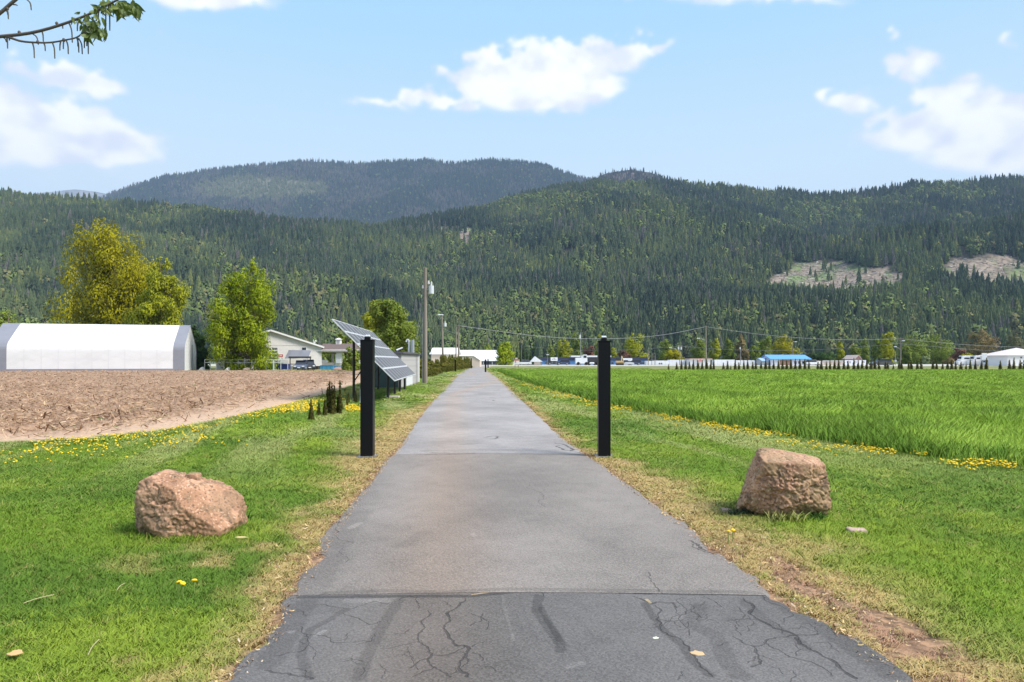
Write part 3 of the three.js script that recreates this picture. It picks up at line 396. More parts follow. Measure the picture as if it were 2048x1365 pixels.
      const pale = ss(1.3, 0.7, inEll(u, py, 520, 378, 130, 24) + patch2 - 0.5), dead = ss(0.46, 0.60, patch) * 0.65; if (r() < pale * 0.6) continue;
      if (inEll(u, py, 655, 326, 50, 5) + patch2 - 0.5 < 1 && r() < 0.6) continue; if (inEll(u, py, 980, 338, 100, 7) + patch2 - 0.5 < 1 && r() < 0.55) continue;
      c = mix3([0.024, 0.042, 0.042], [0.060, 0.078, 0.052], r()); if (r() < dead) { c = mix3([0.10, 0.09, 0.085], [0.13, 0.125, 0.11], r()); wide *= 0.7; } if (r() < pale) c = mix3(c, [0.15, 0.16, 0.08], 0.8); tall *= 1.0; wide *= 1.15;
      if (r() < 0.05) { type = 'aspen'; v = (r() * 2) | 0; c = [0.12, 0.17, 0.06]; tall *= 0.8; }
    } else { c = mix3([0.035, 0.045, 0.035], [0.09, 0.08, 0.07], r()); wide *= 0.9; if (r() < 0.15) continue; }
    forest[type][v].push({ m: TR(p.x, p.y - 0.4, p.z, r() * 6.3, [tall * wide, tall, tall * wide], (r() - 0.5) * 0.06, (r() - 0.5) * 0.06), c });
  }
}
[coniferGeo(3, 7, 0.16), coniferGeo(4, 6, 0.19), coniferGeo(5, 8, 0.14)].forEach((g, k) => stuff('hillside_conifers', g, M([1, 1, 1], 1), forest.conifer[k], 'dark green conifer forest covering the hills', 'forest'));
[aspenGeo(6), aspenGeo(7)].forEach((g, k) => stuff('hillside_broadleaf', g, M([1, 1, 1], 1), forest.aspen[k], 'pale green broadleaf trees mixed into the hillside forest', 'forest'));
{ // felled logs and stumps left on the clearings
  const r = rngOf(61), h = hills[0], logs = []; for (let i = 0; i < 60000 && logs.length < 1500; i++) { const u = 1500 + r() * 600, t = 0.1 + r() * 0.5, p = h.at(u, t), py = HY - (p.y - EYE) * F / -p.z; if (cleared(u, py, fbm2(u / 30, py / 12, 3)) < 0.6) continue; const s = 2 + r() * 5; logs.push({ m: TR(p.x, p.y + 0.4, p.z, r() * 6.3, [s, s * 0.25, s * 0.25], 0, (r() - 0.5) * 0.3), c: r() < 0.3 ? [0.62, 0.58, 0.54] : [0.30, 0.25, 0.20] }); }
  stuff('felled_logs', new THREE.CylinderGeometry(0.35, 0.45, 1, 6).rotateZ(Math.PI / 2), M([1, 1, 1], 1), logs, 'pale felled logs and slash on the hillside clearings', 'logs');
}

// ---------- trees that stand apart ----------
const leafMat = new THREE.MeshPhysicalMaterial({ vertexColors: true, roughness: 0.95, transmission: 0.3, thickness: 0, specularIntensity: 0.1, side: THREE.DoubleSide }), barkMat = M([0.17, 0.135, 0.10], 0.95), barkPale = M([0.26, 0.23, 0.19], 0.95);
function leafCloud(lobes, n, size, cols, seed, opt = {}) {   // small leaf faces through the lobes' volume, gaps left by noise
  const r = rngOf(seed), pos = [], nor = [], col = [], vol = lobes.map((l) => l[3] * l[4] * l[5] ** 0.5), tot = vol.reduce((a, b) => a + b, 0), freq = 1 / (opt.gap ?? 1.3), mid = [lobes.reduce((q, l) => q + l[0], 0) / lobes.length, lobes.reduce((q, l) => q + l[1], 0) / lobes.length, Math.max(...lobes.map((l) => Math.abs(l[0] - lobes[0][0]) + l[3]), 0.1)];
  let made = 0, guard = 0;
  while (made < n && guard++ < n * 6) {
    let k = r() * tot, li = 0; while (li < lobes.length - 1 && (k -= vol[li]) > 0) li++;
    const [cx, cy, cz, rx, ry, rz] = lobes[li], a = r() * 6.283, v = r() * 2 - 1, s = Math.sqrt(1 - v * v), q = Math.pow(r(), 0.42) * (0.86 + 0.28 * r()), ux = Math.cos(a) * s, uz = Math.sin(a) * s, x = cx + ux * rx * q, y = cy + v * ry * q, z = cz + uz * rz * q;
    const g = fbm3(x * freq, y * freq * 1.2, z * freq, 2); if (g < (opt.hole ?? 0.40) + (r() - 0.5) * 0.12) continue;
    const up = opt.upright ?? 0, nx = ux + (r() - 0.5) * 1.5, ny = v * 0.8 + 0.45 + (r() - 0.5) * 1.4, nz = uz + (r() - 0.5) * 1.5, N = V(ux * 1.1 + (r() - 0.5) * 0.7 + (x - mid[0]) / mid[2] * 0.7, v * 0.7 + 0.4 + (r() - 0.5) * 0.7 + (y - mid[1]) / mid[2] * 0.3, uz * 1.1 + (r() - 0.5) * 0.7).normalize(), GN = V(nx, ny, nz).normalize(), U = V(r() - 0.5, (r() - 0.5) * (1 + up * 3), r() - 0.5).cross(GN).normalize(), T = GN.clone().cross(U).multiplyScalar(GN.dot(N) < 0 ? -1 : 1), w = size * (0.55 + r() * 0.8), l = w * (1.2 + r() * 0.6), p = V(x, y, z);
    const A = p.clone().addScaledVector(T, l), B = p.clone().addScaledVector(U, w * 0.6), C = p.clone().addScaledVector(T, -l), D = p.clone().addScaledVector(U, -w * 0.6);
    let c = mix3(cols[0], cols[1], clamp(r() * 0.75 + (g - 0.5) * 1.6)); if (cols[2] && r() < 0.22) c = mix3(c, cols[2], 0.7);
    for (const t of [A, C, B, A, D, C]) { pos.push(t.x, t.y, t.z); nor.push(N.x, N.y, N.z); col.push(...c); }
    made++;
  }
  const gm = new THREE.BufferGeometry(); gm.setAttribute('position', new THREE.Float32BufferAttribute(pos, 3)); gm.setAttribute('normal', new THREE.Float32BufferAttribute(nor, 3)); gm.setAttribute('color', new THREE.Float32BufferAttribute(col, 3)); return gm;
}
const PAL = {
  green: [[0.140, 0.195, 0.030], [0.240, 0.305, 0.045], [0.26, 0.30, 0.06]], lime: [[0.225, 0.250, 0.012], [0.385, 0.400, 0.018], [0.38, 0.40, 0.05]], olive: [[0.280, 0.260, 0.012], [0.400, 0.375, 0.014]], dark: [[0.040, 0.080, 0.025], [0.085, 0.145, 0.035]],
  red: [[0.14, 0.075, 0.050], [0.24, 0.125, 0.085]], orange: [[0.21, 0.150, 0.070], [0.34, 0.260, 0.120], [0.25, 0.24, 0.09]], pale: [[0.18, 0.24, 0.11], [0.30, 0.36, 0.18]], grey: [[0.13, 0.135, 0.07], [0.22, 0.215, 0.10]], fresh: [[0.185, 0.260, 0.010], [0.320, 0.390, 0.014], [0.34, 0.38, 0.03]], cedar: [[0.060, 0.062, 0.016], [0.125, 0.125, 0.028], [0.14, 0.10, 0.03]], hedge: [[0.085, 0.090, 0.018], [0.185, 0.190, 0.030], [0.20, 0.17, 0.04]],
};
// lobes inside the outline between photo rows: rows = [[row, leftPx, rightPx], ...] at depth d
function outlineLobes(rows, d, count, seed, lobe = 0.34, deep = 0.9) {
  const r = rngOf(seed), rl = table(rows.map(([y, a]) => [y, a])), rr = table(rows.map(([y, , b]) => [y, b])), y0 = rows[0][0], y1 = rows.at(-1)[0], S = d / F, out = [];
  for (let i = 0; i < count; i++) {
    const py = lerp(y0, y1, (i + 0.3 + r() * 0.4) / count), a = rl(py), b = rr(py), half = (b - a) / 2, R = Math.max(half * (lobe + r() * 0.2), 3), px = (a + b) / 2 + (r() * 2 - 1) * Math.max(0, half - R), zz = (r() * 2 - 1) * half * S * deep * 0.7, ry = Math.min(R * (0.9 + r() * 0.5), (y1 - y0) * 0.25), cy = clamp(py + ry * 0.5, y0 + ry, y1);
    out.push([X(px, d), Yp(cy, d), -d + zz, R * S, ry * S, R * S]);
  }
  return out;
}
function tree(name, label, group, { rows, d, lobes = 26, leaves = 3000, size, pal, seed, trunk = 0.05, lobe, gap, hole, upright, bark = barkMat, cat = 'tree', limbs = 9 }) {
  const mid = (rows.at(-1)[1] + rows.at(-1)[2]) / 2, x = X(mid, d), base = V(x, 0, -d), S = d / F, t = thing(name, label, cat, base, group), L = outlineLobes(rows, d, lobes, seed, lobe), top = Yp(rows[0][0], d), r = rngOf(seed + 9), wid = Math.max(...rows.map(([, a, b]) => b - a)) * S, tr = Math.max(0.05, wid * trunk), tx = X((rows[0][1] + rows[0][2]) / 2, d);
  const gs = [tube([V(x, -0.2, -d), V(lerp(x, tx, 0.2) + tr * 0.3, top * 0.35, -d), V(lerp(x, tx, 0.75), top * 0.85, -d)], tr, 7, 10, tr * 0.25)];
  for (let i = 0; i < limbs; i++) { const l = L[(r() * L.length) | 0], y = Math.max(0.12 * top, Math.min(l[1] * 0.62, top * 0.7)), sx = lerp(x, tx, 0.5 * y / top); gs.push(tube([V(sx, y, -d), V((sx + l[0]) / 2, lerp(y, l[1], 0.35), (-d + l[2]) / 2), V(l[0], l[1] + l[4] * 0.4, l[2])], tr * 0.38, 5, 6, tr * 0.08)); }
  part(t, 'trunk', gs, bark);
  part(t, 'crown', leafCloud(L, leaves, size, PAL[pal], seed + 3, { gap: gap ?? wid * 0.12, hole, upright }), leafMat);
  return t;
}
tree('cottonwood_tree', 'huge spreading olive-yellow tree rising behind the white fabric shelter', undefined, { rows: [[432, 185, 215], [448, 165, 250], [480, 140, 295], [505, 132, 318], [560, 128, 340], [600, 130, 350], [650, 130, 360], [700, 150, 362], [728, 180, 345]], d: 138, lobes: 130, leaves: 60000, size: 0.19, pal: 'olive', seed: 1001, trunk: 0.035, lobe: 0.17, hole: 0.26, upright: 1, limbs: 26 });
tree('cottonwood_tree', 'yellow-green tree in front of the right flank of the huge olive tree', undefined, { rows: [[513, 318, 350], [540, 292, 364], [580, 262, 371], [640, 250, 374], [690, 255, 374], [722, 280, 362]], d: 126, lobes: 80, leaves: 32000, size: 0.175, pal: 'lime', seed: 1002, trunk: 0.03, lobe: 0.2, hole: 0.32, upright: 1, limbs: 16 });
tree('cottonwood_tree', 'bright green upright tree with a notched top in front of the white barn', undefined, { rows: [[513, 495, 512], [540, 478, 533], [548, 440, 540], [575, 430, 550], [620, 425, 558], [670, 425, 562], [715, 432, 556], [733, 455, 540]], d: 107, lobes: 90, leaves: 36000, size: 0.14, pal: 'fresh', seed: 1003, trunk: 0.03, lobe: 0.2, hole: 0.29, upright: 0.6, limbs: 20 });
tree('shade_tree', 'rounded mid green tree behind the solar panels and siding shed', undefined, { rows: [[594, 745, 785], [605, 735, 812], [635, 732, 838], [670, 732, 842], [710, 740, 842], [748, 760, 832]], d: 74, lobes: 80, leaves: 24000, size: 0.11, pal: 'green', seed: 1004, trunk: 0.03, lobe: 0.22, hole: 0.33, limbs: 14 });
tree('shade_tree', 'lime green tree peeping over the solar panels beside the rounded tree', undefined, { rows: [[598, 742, 770], [625, 722, 775], [660, 712, 770], [700, 715, 765], [735, 725, 750]], d: 84, lobes: 34, leaves: 6000, size: 0.15, pal: 'lime', seed: 1005, hole: 0.41 });
tree('lilac_bush', 'dark green bush between the fabric shelter and the bright green tree', undefined, { rows: [[650, 375, 395], [675, 372, 415], [710, 376, 425], [738, 385, 425]], d: 112, lobes: 26, leaves: 5000, size: 0.2, pal: 'dark', seed: 1006, cat: 'bush', hole: 0.36 });
tree('willow_bush', 'green bush at the brown roofed building beside the blue tubs', undefined, { rows: [[694, 692, 712], [708, 683, 722], [730, 680, 728], [743, 684, 724]], d: 96, lobes: 18, leaves: 3200, size: 0.16, pal: 'green', seed: 1007, cat: 'bush' });
tree('willow_bush', 'dull green bush behind the grey end of the fabric shelter', undefined, { rows: [[616, 10, 30], [630, -20, 46], [660, -40, 52], [735, -30, 40]], d: 128, lobes: 24, leaves: 4000, size: 0.22, pal: 'green', seed: 1008, cat: 'bush' });
tree('willow_bush', 'pale blossoming bush peeping over the fabric shelter roof', undefined, { rows: [[632, 56, 76], [645, 44, 88], [735, 50, 84]], d: 122, lobes: 14, leaves: 2200, size: 0.2, pal: 'pale', seed: 1009, cat: 'bush', hole: 0.46 });
tree('willow_bush', 'low yellow-green tree behind the brown roof beside the cupola', undefined, { rows: [[660, 690, 705], [672, 665, 715], [700, 660, 718], [735, 670, 705]], d: 150, lobes: 18, leaves: 2600, size: 0.26, pal: 'green', seed: 1010 });
tree('willow_bush', 'green trees seen through the opening of the brown roofed building', undefined, { rows: [[700, 630, 690], [735, 630, 690]], d: 142, lobes: 16, leaves: 3000, size: 0.26, pal: 'green', seed: 1011 });
// trees along the highway: [centre px, top row, width px, depth, palette, label]
[[1010, 682, 48, 205, 'fresh', 'bright green tree between the long white barn and the tall cedar screen'], [975, 686, 26, 240, 'green', 'green tree showing above the long white barn roof'], [1127, 676, 40, 285, 'lime', 'yellow-green tree behind the blue store near its board'], [1152, 662, 32, 300, 'green', 'tall tree behind the white awning of the blue store'], [1101, 690, 24, 290, 'green', 'small green tree behind the left end of the blue store'], [1178, 690, 38, 262, 'red', 'reddish bare tree behind the white truck'], [1202, 666, 30, 300, 'lime', 'yellow-green tree behind the black post beside the blue store'], [1226, 695, 16, 262, 'lime', 'slim lime tree between the two reddish trees'], [1245, 700, 40, 258, 'red', 'reddish bare tree behind the yellow digger'], [1272, 664, 66, 285, 'lime', 'broad yellow-green tree behind the right end of the blue store'], [1330, 674, 38, 285, 'green', 'green tree behind the white greenhouse row start'], [1347, 697, 44, 255, 'olive', 'rounded olive bush above the white greenhouse'], [1396, 672, 36, 285, 'green', 'green tree left of the tall lamp pole'], [1432, 676, 30, 290, 'lime', 'yellow-green tree right of the tall lamp pole'], [1458, 676, 30, 290, 'green', 'slim green tree beyond the white greenhouse'], [1484, 668, 34, 290, 'orange', 'tan-green budding tree beyond the white greenhouse'], [1508, 690, 30, 275, 'green', 'small green tree left of the blue roofed building'], [1534, 672, 46, 280, 'green', 'green tree behind the low wing of the blue roof'], [1566, 667, 64, 290, 'olive', 'broad olive tree behind the blue roof'], [1645, 704, 62, 258, 'dark', 'dark green thicket right of the blue roofed building'], [1680, 682, 22, 280, 'lime', 'slim yellow-green tree above the cream shed'], [1712, 688, 30, 285, 'green', 'green tree behind the lettered board'], [1730, 676, 26, 300, 'green', 'tall narrow green tree behind the lettered board'], [1757, 678, 28, 280, 'green', 'dull green tree left of the columnar poplar'], [1812, 690, 24, 270, 'green', 'green tree beside the lamp pole right of the poplar'], [1825, 667, 70, 300, 'green', 'broad green tree left half of the leafy bank'], [1878, 666, 84, 300, 'green', 'broad green tree right half of the leafy bank'], [1918, 696, 34, 255, 'red', 'dark red tree below the tan tree'], [1966, 655, 78, 270, 'orange', 'large tan budding tree behind the white camper vans'], [1938, 707, 40, 248, 'olive', 'olive bush behind the white camper vans'], [1850, 713, 22, 245, 'pale', 'pale rounded bush beside the highway cedars'], [2034, 664, 52, 290, 'grey', 'grey-brown tree above the white corner building'], [2050, 697, 60, 262, 'olive', 'yellow olive tree behind the white corner building'], [1900, 716, 24, 245, 'orange', 'tan shrub under the dark red tree'], [1700, 712, 34, 262, 'orange', 'tan shrub behind the lettered board']].forEach(([c, top, w, d, pal, label], i) => {
  const b = 728, h = b - top, k = rngOf(i * 7 + 3), s = (k() - 0.5) * w * 0.2;
  tree(h > 22 ? 'roadside_tree' : 'roadside_bush', label, 'trees along the highway', { rows: [[top, c + s - w * 0.12, c + s + w * 0.12], [top + h * 0.14, c - w * 0.34, c + w * 0.34], [top + h * 0.4, c - w * 0.5, c + w * 0.5], [top + h * 0.75, c - w * 0.48, c + w * 0.48], [b, c - w * 0.3, c + w * 0.3]], d, lobes: 20, leaves: 2200 + w * 46, size: 0.25, pal, seed: 1100 + i * 5, trunk: 0.03, hole: pal === 'orange' || pal === 'red' ? 0.46 : 0.40, limbs: 8, cat: h > 22 ? 'tree' : 'bush' });
});
tree('poplar_tree', 'tall bright lime columnar poplar behind the highway cedars', undefined, { rows: [[664, 1768, 1784], [672, 1763, 1790], [700, 1761, 1791], [728, 1762, 1788]], d: 240, lobes: 34, leaves: 4200, size: 0.24, pal: 'lime', seed: 1301, lobe: 0.34, hole: 0.34 });

// ---------- cedars ----------
function cedar(h, w, seed, pos, label, group, pal = 'cedar', spires = 1) {
  const t = thing('cedar_shrub', label, 'cedar', pos, group), lobes = [], r = rngOf(seed);
  for (let s = 0; s < spires; s++) { const ox = spires > 1 ? (s / (spires - 1) - 0.5) * w * 0.8 : 0, oz = spires > 1 ? (r() - 0.5) * w * 0.6 : 0, hh = h * (spires > 1 ? 0.45 + 0.55 * r() : 1), ww = spires > 1 ? w / spires * 0.9 : w; for (let i = 0; i < 9; i++) { const k = i / 8; lobes.push([pos.x + ox + (r() - 0.5) * ww * 0.08, pos.y + hh * (0.05 + 0.88 * k), pos.z + oz, ww * 0.5 * (1 - k * 0.82) * (0.85 + r() * 0.2), hh * 0.085, ww * 0.5 * (1 - k * 0.82)]); } }
  part(t, 'trunk', bar(V(pos.x, pos.y - 0.05, pos.z), V(pos.x, pos.y + h * 0.5, pos.z), w * 0.05, w * 0.02, 5), barkMat);
  part(t, 'crown', leafCloud(lobes, 900 * Math.sqrt(spires), w * 0.075 + 0.006, PAL[pal], seed + 1, { gap: w * 0.2, hole: 0.2, upright: 1 }), leafMat);
  return t;
}
{ // young cedars along the highway side of the crop
  const r = rngOf(71), d = 92, S = d / F, xs = [[1338, 0.75], [1354, 0.9], [1363, 1.2], [1371, 1.1], [1379, 0.95], [1387, 1.2], [1396, 1.15], [1405, 1.15], [1413, 1.35], [1421, 1.2], [1428, 1.15], [1446, 0.9], [1455, 1.1], [1462, 0.6], [1471, 1.35], [1479, 0.95], [1488, 1.2], [1496, 1.25], [1505, 1.0], [1513, 1.2], [1522, 1.0], [1531, 1.35], [1540, 1.15], [1548, 1.2], [1557, 1.2], [1565, 1.2], [1574, 1.1], [1583, 1.25], [1592, 1.25], [1600, 1.25], [1609, 1.3], [1618, 1.15], [1635, 1.0], [1644, 1.2], [1653, 1.0], [1662, 1.15], [1671, 1.15], [1679, 1.25], [1688, 1.3], [1697, 1.1], [1707, 1.35], [1716, 1.15], [1724, 1.2], [1733, 1.2], [1741, 1.15], [1751, 1.2], [1759, 1.1], [1770, 1.0], [1778, 1.0], [1787, 0.7], [1797, 1.2], [1805, 1.2], [1816, 1.0], [1824, 1.15], [1833, 1.15], [1843, 1.25], [1867, 1.15], [1876, 1.0], [1886, 0.95], [1895, 1.05], [1905, 1.2], [1914, 1.1], [1922, 1.0], [1933, 0.75], [1942, 1.2], [1953, 1.25], [1962, 1.1], [1972, 1.35], [2001, 1.1], [2021, 1.2], [2030, 1.35], [2040, 1.2], [2051, 1.2]];
  const protos = [0, 1, 2].map((k) => cedar(1.25, 0.46, 720 + k, V(X(xs[k][0], d), 0, -d), 'small conical cedar in the long row between crop field and highway', 'cedar row along the highway'));
  xs.forEach(([px, h], i) => { const pos = V(X(px, d), 0, -d - (r() - 0.5) * 0.5), k = h / 1.25 * 1.36, wide = (1.15 + r() * 0.35) * Math.min(1, k + 0.05); if (i < 3) { protos[i].position.copy(pos); protos[i].scale.set(wide, k, wide); } else again(protos[i % 3], pos, r() * 6, [wide, k, wide]); });
}
{ // cedar hedge left of the far drive
  const r = rngOf(73); let proto;
  const row = (a, b, n, h0, h1, label, group) => { for (let i = 0; i < n; i++) { const t = i / (n - 1), py = lerp(a[1], b[1], t), d = dOf(py), pos = V(X(lerp(a[0], b[0], t), d) + (r() - 0.5) * 0.2, 0, -d), h = lerp(h0, h1, t) * (0.8 + r() * 0.35); if (!proto) { proto = cedar(2, 1.15, 740, pos, label, group, 'hedge'); proto.scale.set(1, h / 2, 1); } else again(proto, pos, r() * 6, [0.9 + r() * 0.3, h / 2, 0.9 + r() * 0.3], label, group); } };
  row([838, 758], [874, 748.5], 11, 1.5, 1.6, 'brownish young cedar in the loose row before the side path', 'cedars before the side path');
  row([884, 746], [940, 736.5], 26, 2.15, 1.9, 'cedar in the dense hedge beside the far end of the drive', 'cedars of the drive hedge');
}
{ // small cedars beside the near end of the solar panels
  [[622, 842, 0.56, 0.13, 1, 'lone slim brown cedar seedling, first before the clustered cedars'], [651, 832, 0.62, 0.27, 3, 'low bushy brown cedar leaning against the spired clump'], [668, 829, 1.06, 0.32, 6, 'taller cedar clump with several bare spires'], [681, 822, 0.55, 0.15, 1, 'short dark cedar just behind the spired clump'], [694, 813, 0.28, 0.1, 1, 'tiny cedar seedling before the white pipe'], [704, 808, 0.5, 0.2, 2, 'small cedar at the foot of the tall black support'], [716, 805, 0.55, 0.2, 2, 'small cedar beside the white pipe']].forEach(([px, py, h, w, s, label], i) => { const d = dOf(py); cedar(h, w * 1.5, 760 + i * 3, V(X(px, d), 0, -d), label, undefined, 'cedar', s); });
}
{ // tall cedar screen by the white barn
  const d = 212; for (let i = 0; i < 6; i++) { const pos = V(X(1033 + i * 7.2, d), 0, -d); cedar(5.4 + (i % 3) * 0.3, 1.5, 790 + i * 3, pos, 'tall dark cedar in the screen right of the white barn', 'tall cedar screen', 'dark'); }
}

// ---------- boulders ----------
// a body bounded by softly joined facets, roughened by noise: planes = [[nx, ny, nz, distance], ...]
function boulder(planes, soft, rough, seed, cols, detail = 44) {
  const g = new THREE.IcosahedronGeometry(1, detail); g.deleteAttribute('uv'); g.deleteAttribute('normal');
  const p = g.attributes.position, map = new Map(), idx = [], pos = [];
  for (let i = 0; i < p.count; i++) { const k = `${p.getX(i).toFixed(4)},${p.getY(i).toFixed(4)},${p.getZ(i).toFixed(4)}`; if (!map.has(k)) { map.set(k, pos.length / 3); pos.push(p.getX(i), p.getY(i), p.getZ(i)); } idx.push(map.get(k)); }
  const col = [], pl = planes.map(([x, y, z, d]) => { const l = Math.hypot(x, y, z); return [x / l, y / l, z / l, d]; });
  for (let i = 0; i < pos.length; i += 3) {
    const [x, y, z] = [pos[i], pos[i + 1], pos[i + 2]]; let s = 0, kk = soft;
    for (const [nx, ny, nz, d] of pl) { const c = nx * x + ny * y + nz * z; if (c > 0.02) s += Math.pow(c / d, kk); }
    let R = Math.pow(s, -1 / kk); const X0 = x * R, Y0 = y * R, Z0 = z * R, q = seed * 1.7;
    const a = fbm3(X0 * 4 + q, Y0 * 4, Z0 * 4, 4) - 0.5, b = Math.abs(fbm3(X0 * 7 + q + 9, Y0 * 9, Z0 * 7, 4) - 0.5) * 2, c = n3(X0 * 46 + q, Y0 * 46, Z0 * 46) - 0.5, smooth = Math.max(ss(0.55, 0.85, pl[0][0] * x + pl[0][1] * y + pl[0][2] * z), 0);
    const h2 = fbm3(X0 * 19 + q, Y0 * 24, Z0 * 19 + 5, 3) - 0.5; R += rough * (a * 0.6 - (0.16 - Math.min(b, 0.16)) * 1.3 * (1 - smooth * 0.8) + h2 * 0.3 * (1 - smooth * 0.75) + c * 0.2 * (1 - smooth * 0.6));
    pos[i] = x * R; pos[i + 1] = y * R; pos[i + 2] = z * R;
    const m = fbm3(X0 * 5 + 40, Y0 * 5, Z0 * 5 + q, 4), f = n3(X0 * 85, Y0 * 85, Z0 * 85), l = fbm3(X0 * 11 + q, Y0 * 11 + 70, Z0 * 11, 3);
    let k = mix3(cols[0], cols[1], ss(0.35, 0.65, m)); k = mix3(k, cols[2], ss(0.52, 0.70, l) * 0.8); k = mix3(k, cols[3], ss(0.72, 0.86, f) * 0.6); k = mix3(k, cols[2], ss(0.45, 0.62, fbm3(X0 * 3 + q + 77, Y0 * 3, Z0 * 3, 4)) * 0.6); k = mix3(k, cols[4], clamp(ss(0.38, 0.14, f) * 0.85 + ss(0.60, 0.72, fbm3(X0 * 16 + q + 5, Y0 * 16, Z0 * 16, 3)) * 0.55 * (1 - smooth * 0.7)));
    col.push(...k);
  }
  const out = new THREE.BufferGeometry(); out.setAttribute('position', new THREE.Float32BufferAttribute(pos, 3)); out.setAttribute('color', new THREE.Float32BufferAttribute(col, 3)); out.setIndex(idx); out.computeVertexNormals(); return out;
}
const stoneCols = [[0.48, 0.275, 0.168], [0.33, 0.175, 0.098], [0.24, 0.150, 0.085], [0.68, 0.48, 0.34], [0.10, 0.064, 0.044]];
{ // left boulder: centre of its outline, facets in (right, up, toward the camera)
  const d = 6.25, S = d / F, c = P(372, 1020, d + 0.05);
  const w = (px) => px * S;
  const g = boulder([[0.58, 0.66, 0.47, w(60)], [0.24, 0.97, -0.1, w(62)], [0.2, 0.95, 0.22, w(62)], [-0.5, 0.86, 0, w(95)], [-0.93, 0.36, 0.05, w(93)], [-1, -0.05, 0.1, w(102)], [0.62, 0.78, -0.1, w(82)], [1, 0.08, 0, w(106)], [0.85, -0.5, 0.15, w(104)], [-0.20, 0.22, 0.95, w(64)], [0.12, -0.12, 1, w(68)], [-0.75, -0.1, 0.65, w(82)], [-0.45, -0.5, 0.75, w(76)], [-0.7, -0.75, 0.3, w(98)], [0, -1, 0, w(70)], [0.3, 0.2, -1, w(70)], [-0.5, 0.2, -0.8, w(76)]], 60, 0.072, 1, stoneCols, 60);
  g.translate(c.x, c.y, c.z);
  solo('boulder', 'rounded pink-brown granite boulder with a pale sloping right shoulder on the left lawn', 'boulder', g, VC(0.92), V(c.x, 0, c.z));
  const k = P(386, 952, d + 0.12), s = boulder([[0, 1, 0, 0.036], [1, 0.2, 0, 0.062], [-1, 0.2, 0, 0.058], [0, -1, 0, 0.05], [0, 0, 1, 0.055], [0, 0, -1, 0.055]], 8, 0.008, 4, stoneCols, 12); s.translate(k.x, k.y - 0.012, k.z);
  solo('small_stone', 'small rounded pink stone lying on top of the left boulder', 'stone', s, VC(0.92), V(k.x, k.y - 0.06, k.z));
}
{
  const d = 7.0, S = d / F, c = P(1566, 968, d + 0.1), w = (px) => px * S;
  const g = boulder([[0.05, 0.97, 0.26, w(63)], [-0.12, 1, -0.1, w(72)], [0.16, 1, 0.0, w(64)], [-0.92, 0.36, -0.32, w(66)], [-0.95, 0.30, 0.02, w(74)], [1, 0.16, 0.05, w(75)], [1, -0.10, 0.1, w(81)], [-0.08, 0.18, 1, w(66)], [0.35, 0.05, 0.94, w(70)], [-0.5, -0.05, 0.87, w(72)], [-0.6, -0.7, 0.4, w(88)], [0.1, -0.6, 0.8, w(72)], [0, -1, 0, w(74)], [0.2, 0.1, -1, w(70)]], 60, 0.105, 2, [[0.47, 0.275, 0.165], [0.30, 0.162, 0.094], [0.29, 0.200, 0.105], [0.68, 0.49, 0.35], [0.10, 0.062, 0.045]], 60);
  g.translate(c.x, c.y, c.z);
  solo('boulder', 'blocky flat-topped rough brown boulder on the right lawn', 'boulder', g, VC(0.92), V(c.x, 0, c.z));
  const stone = (px, py, rx, ry, rz, label, seed) => { const q = dOf(py), p = V(X(px, q), 0, -q), s = boulder([[0, 1, 0.1, ry], [1, 0.2, 0, rx], [-1, 0.3, 0, rx * 0.95], [0, -1, 0, ry], [0, 0.2, 1, rz], [0.2, 0.2, -1, rz]], 8, 0.012, seed, [[0.46, 0.33, 0.26], [0.38, 0.27, 0.21], [0.33, 0.24, 0.18], [0.55, 0.42, 0.34], [0.22, 0.16, 0.12]], 10); s.translate(p.x, 0.012, p.z); solo('flat_stone', label, 'stone', s, VC(0.95), p); };
  stone(1714, 1066, 0.085, 0.026, 0.05, 'flat tan stone sunk in the grass right of the blocky boulder', 7); stone(1452, 1024, 0.045, 0.02, 0.035, 'small pale stone in the grass left of the blocky boulder', 8);
  // weeds and long grass at the boulder's foot
  const weed = (px, py, n, h, wd, cols, label, seed) => { const q = dOf(py), p = V(X(px, q), 0, -q), r = rngOf(seed), gs = []; for (let i = 0; i < n; i++) { const b = bladeGeo(7, wd * 0.3, h, 0.016, 1.0, seed + i * 7); const cc = mix3(cols[0], cols[1], r()), arr = []; for (let k = 0; k < b.attributes.position.count; k++) arr.push(...cc); b.setAttribute('color', new THREE.Float32BufferAttribute(arr, 3)); b.translate(p.x + (r() - 0.5) * wd * 2, -0.01, p.z + (r() - 0.5) * wd * 0.6); gs.push(b); } solo('weed_clump', label, 'weeds', gs, VC(0.9), p); };
  weed(1490, 1031, 26, 0.085, 0.14, [[0.030, 0.075, 0.040], [0.055, 0.11, 0.05]], 'dark bluish weeds at the left foot of the blocky boulder', 91);
  weed(1622, 1042, 26, 0.10, 0.12, [[0.045, 0.11, 0.012], [0.09, 0.20, 0.02]], 'dark green weeds at the right foot of the blocky boulder', 191);
  weed(1572, 1046, 16, 0.13, 0.14, [[0.30, 0.28, 0.09], [0.20, 0.26, 0.05]], 'dry long grass stems before the blocky boulder', 291);
  weed(478, 1046, 14, 0.12, 0.07, [[0.06, 0.16, 0.012], [0.11, 0.24, 0.02]], 'long green grass at the right foot of the rounded boulder', 391);
}

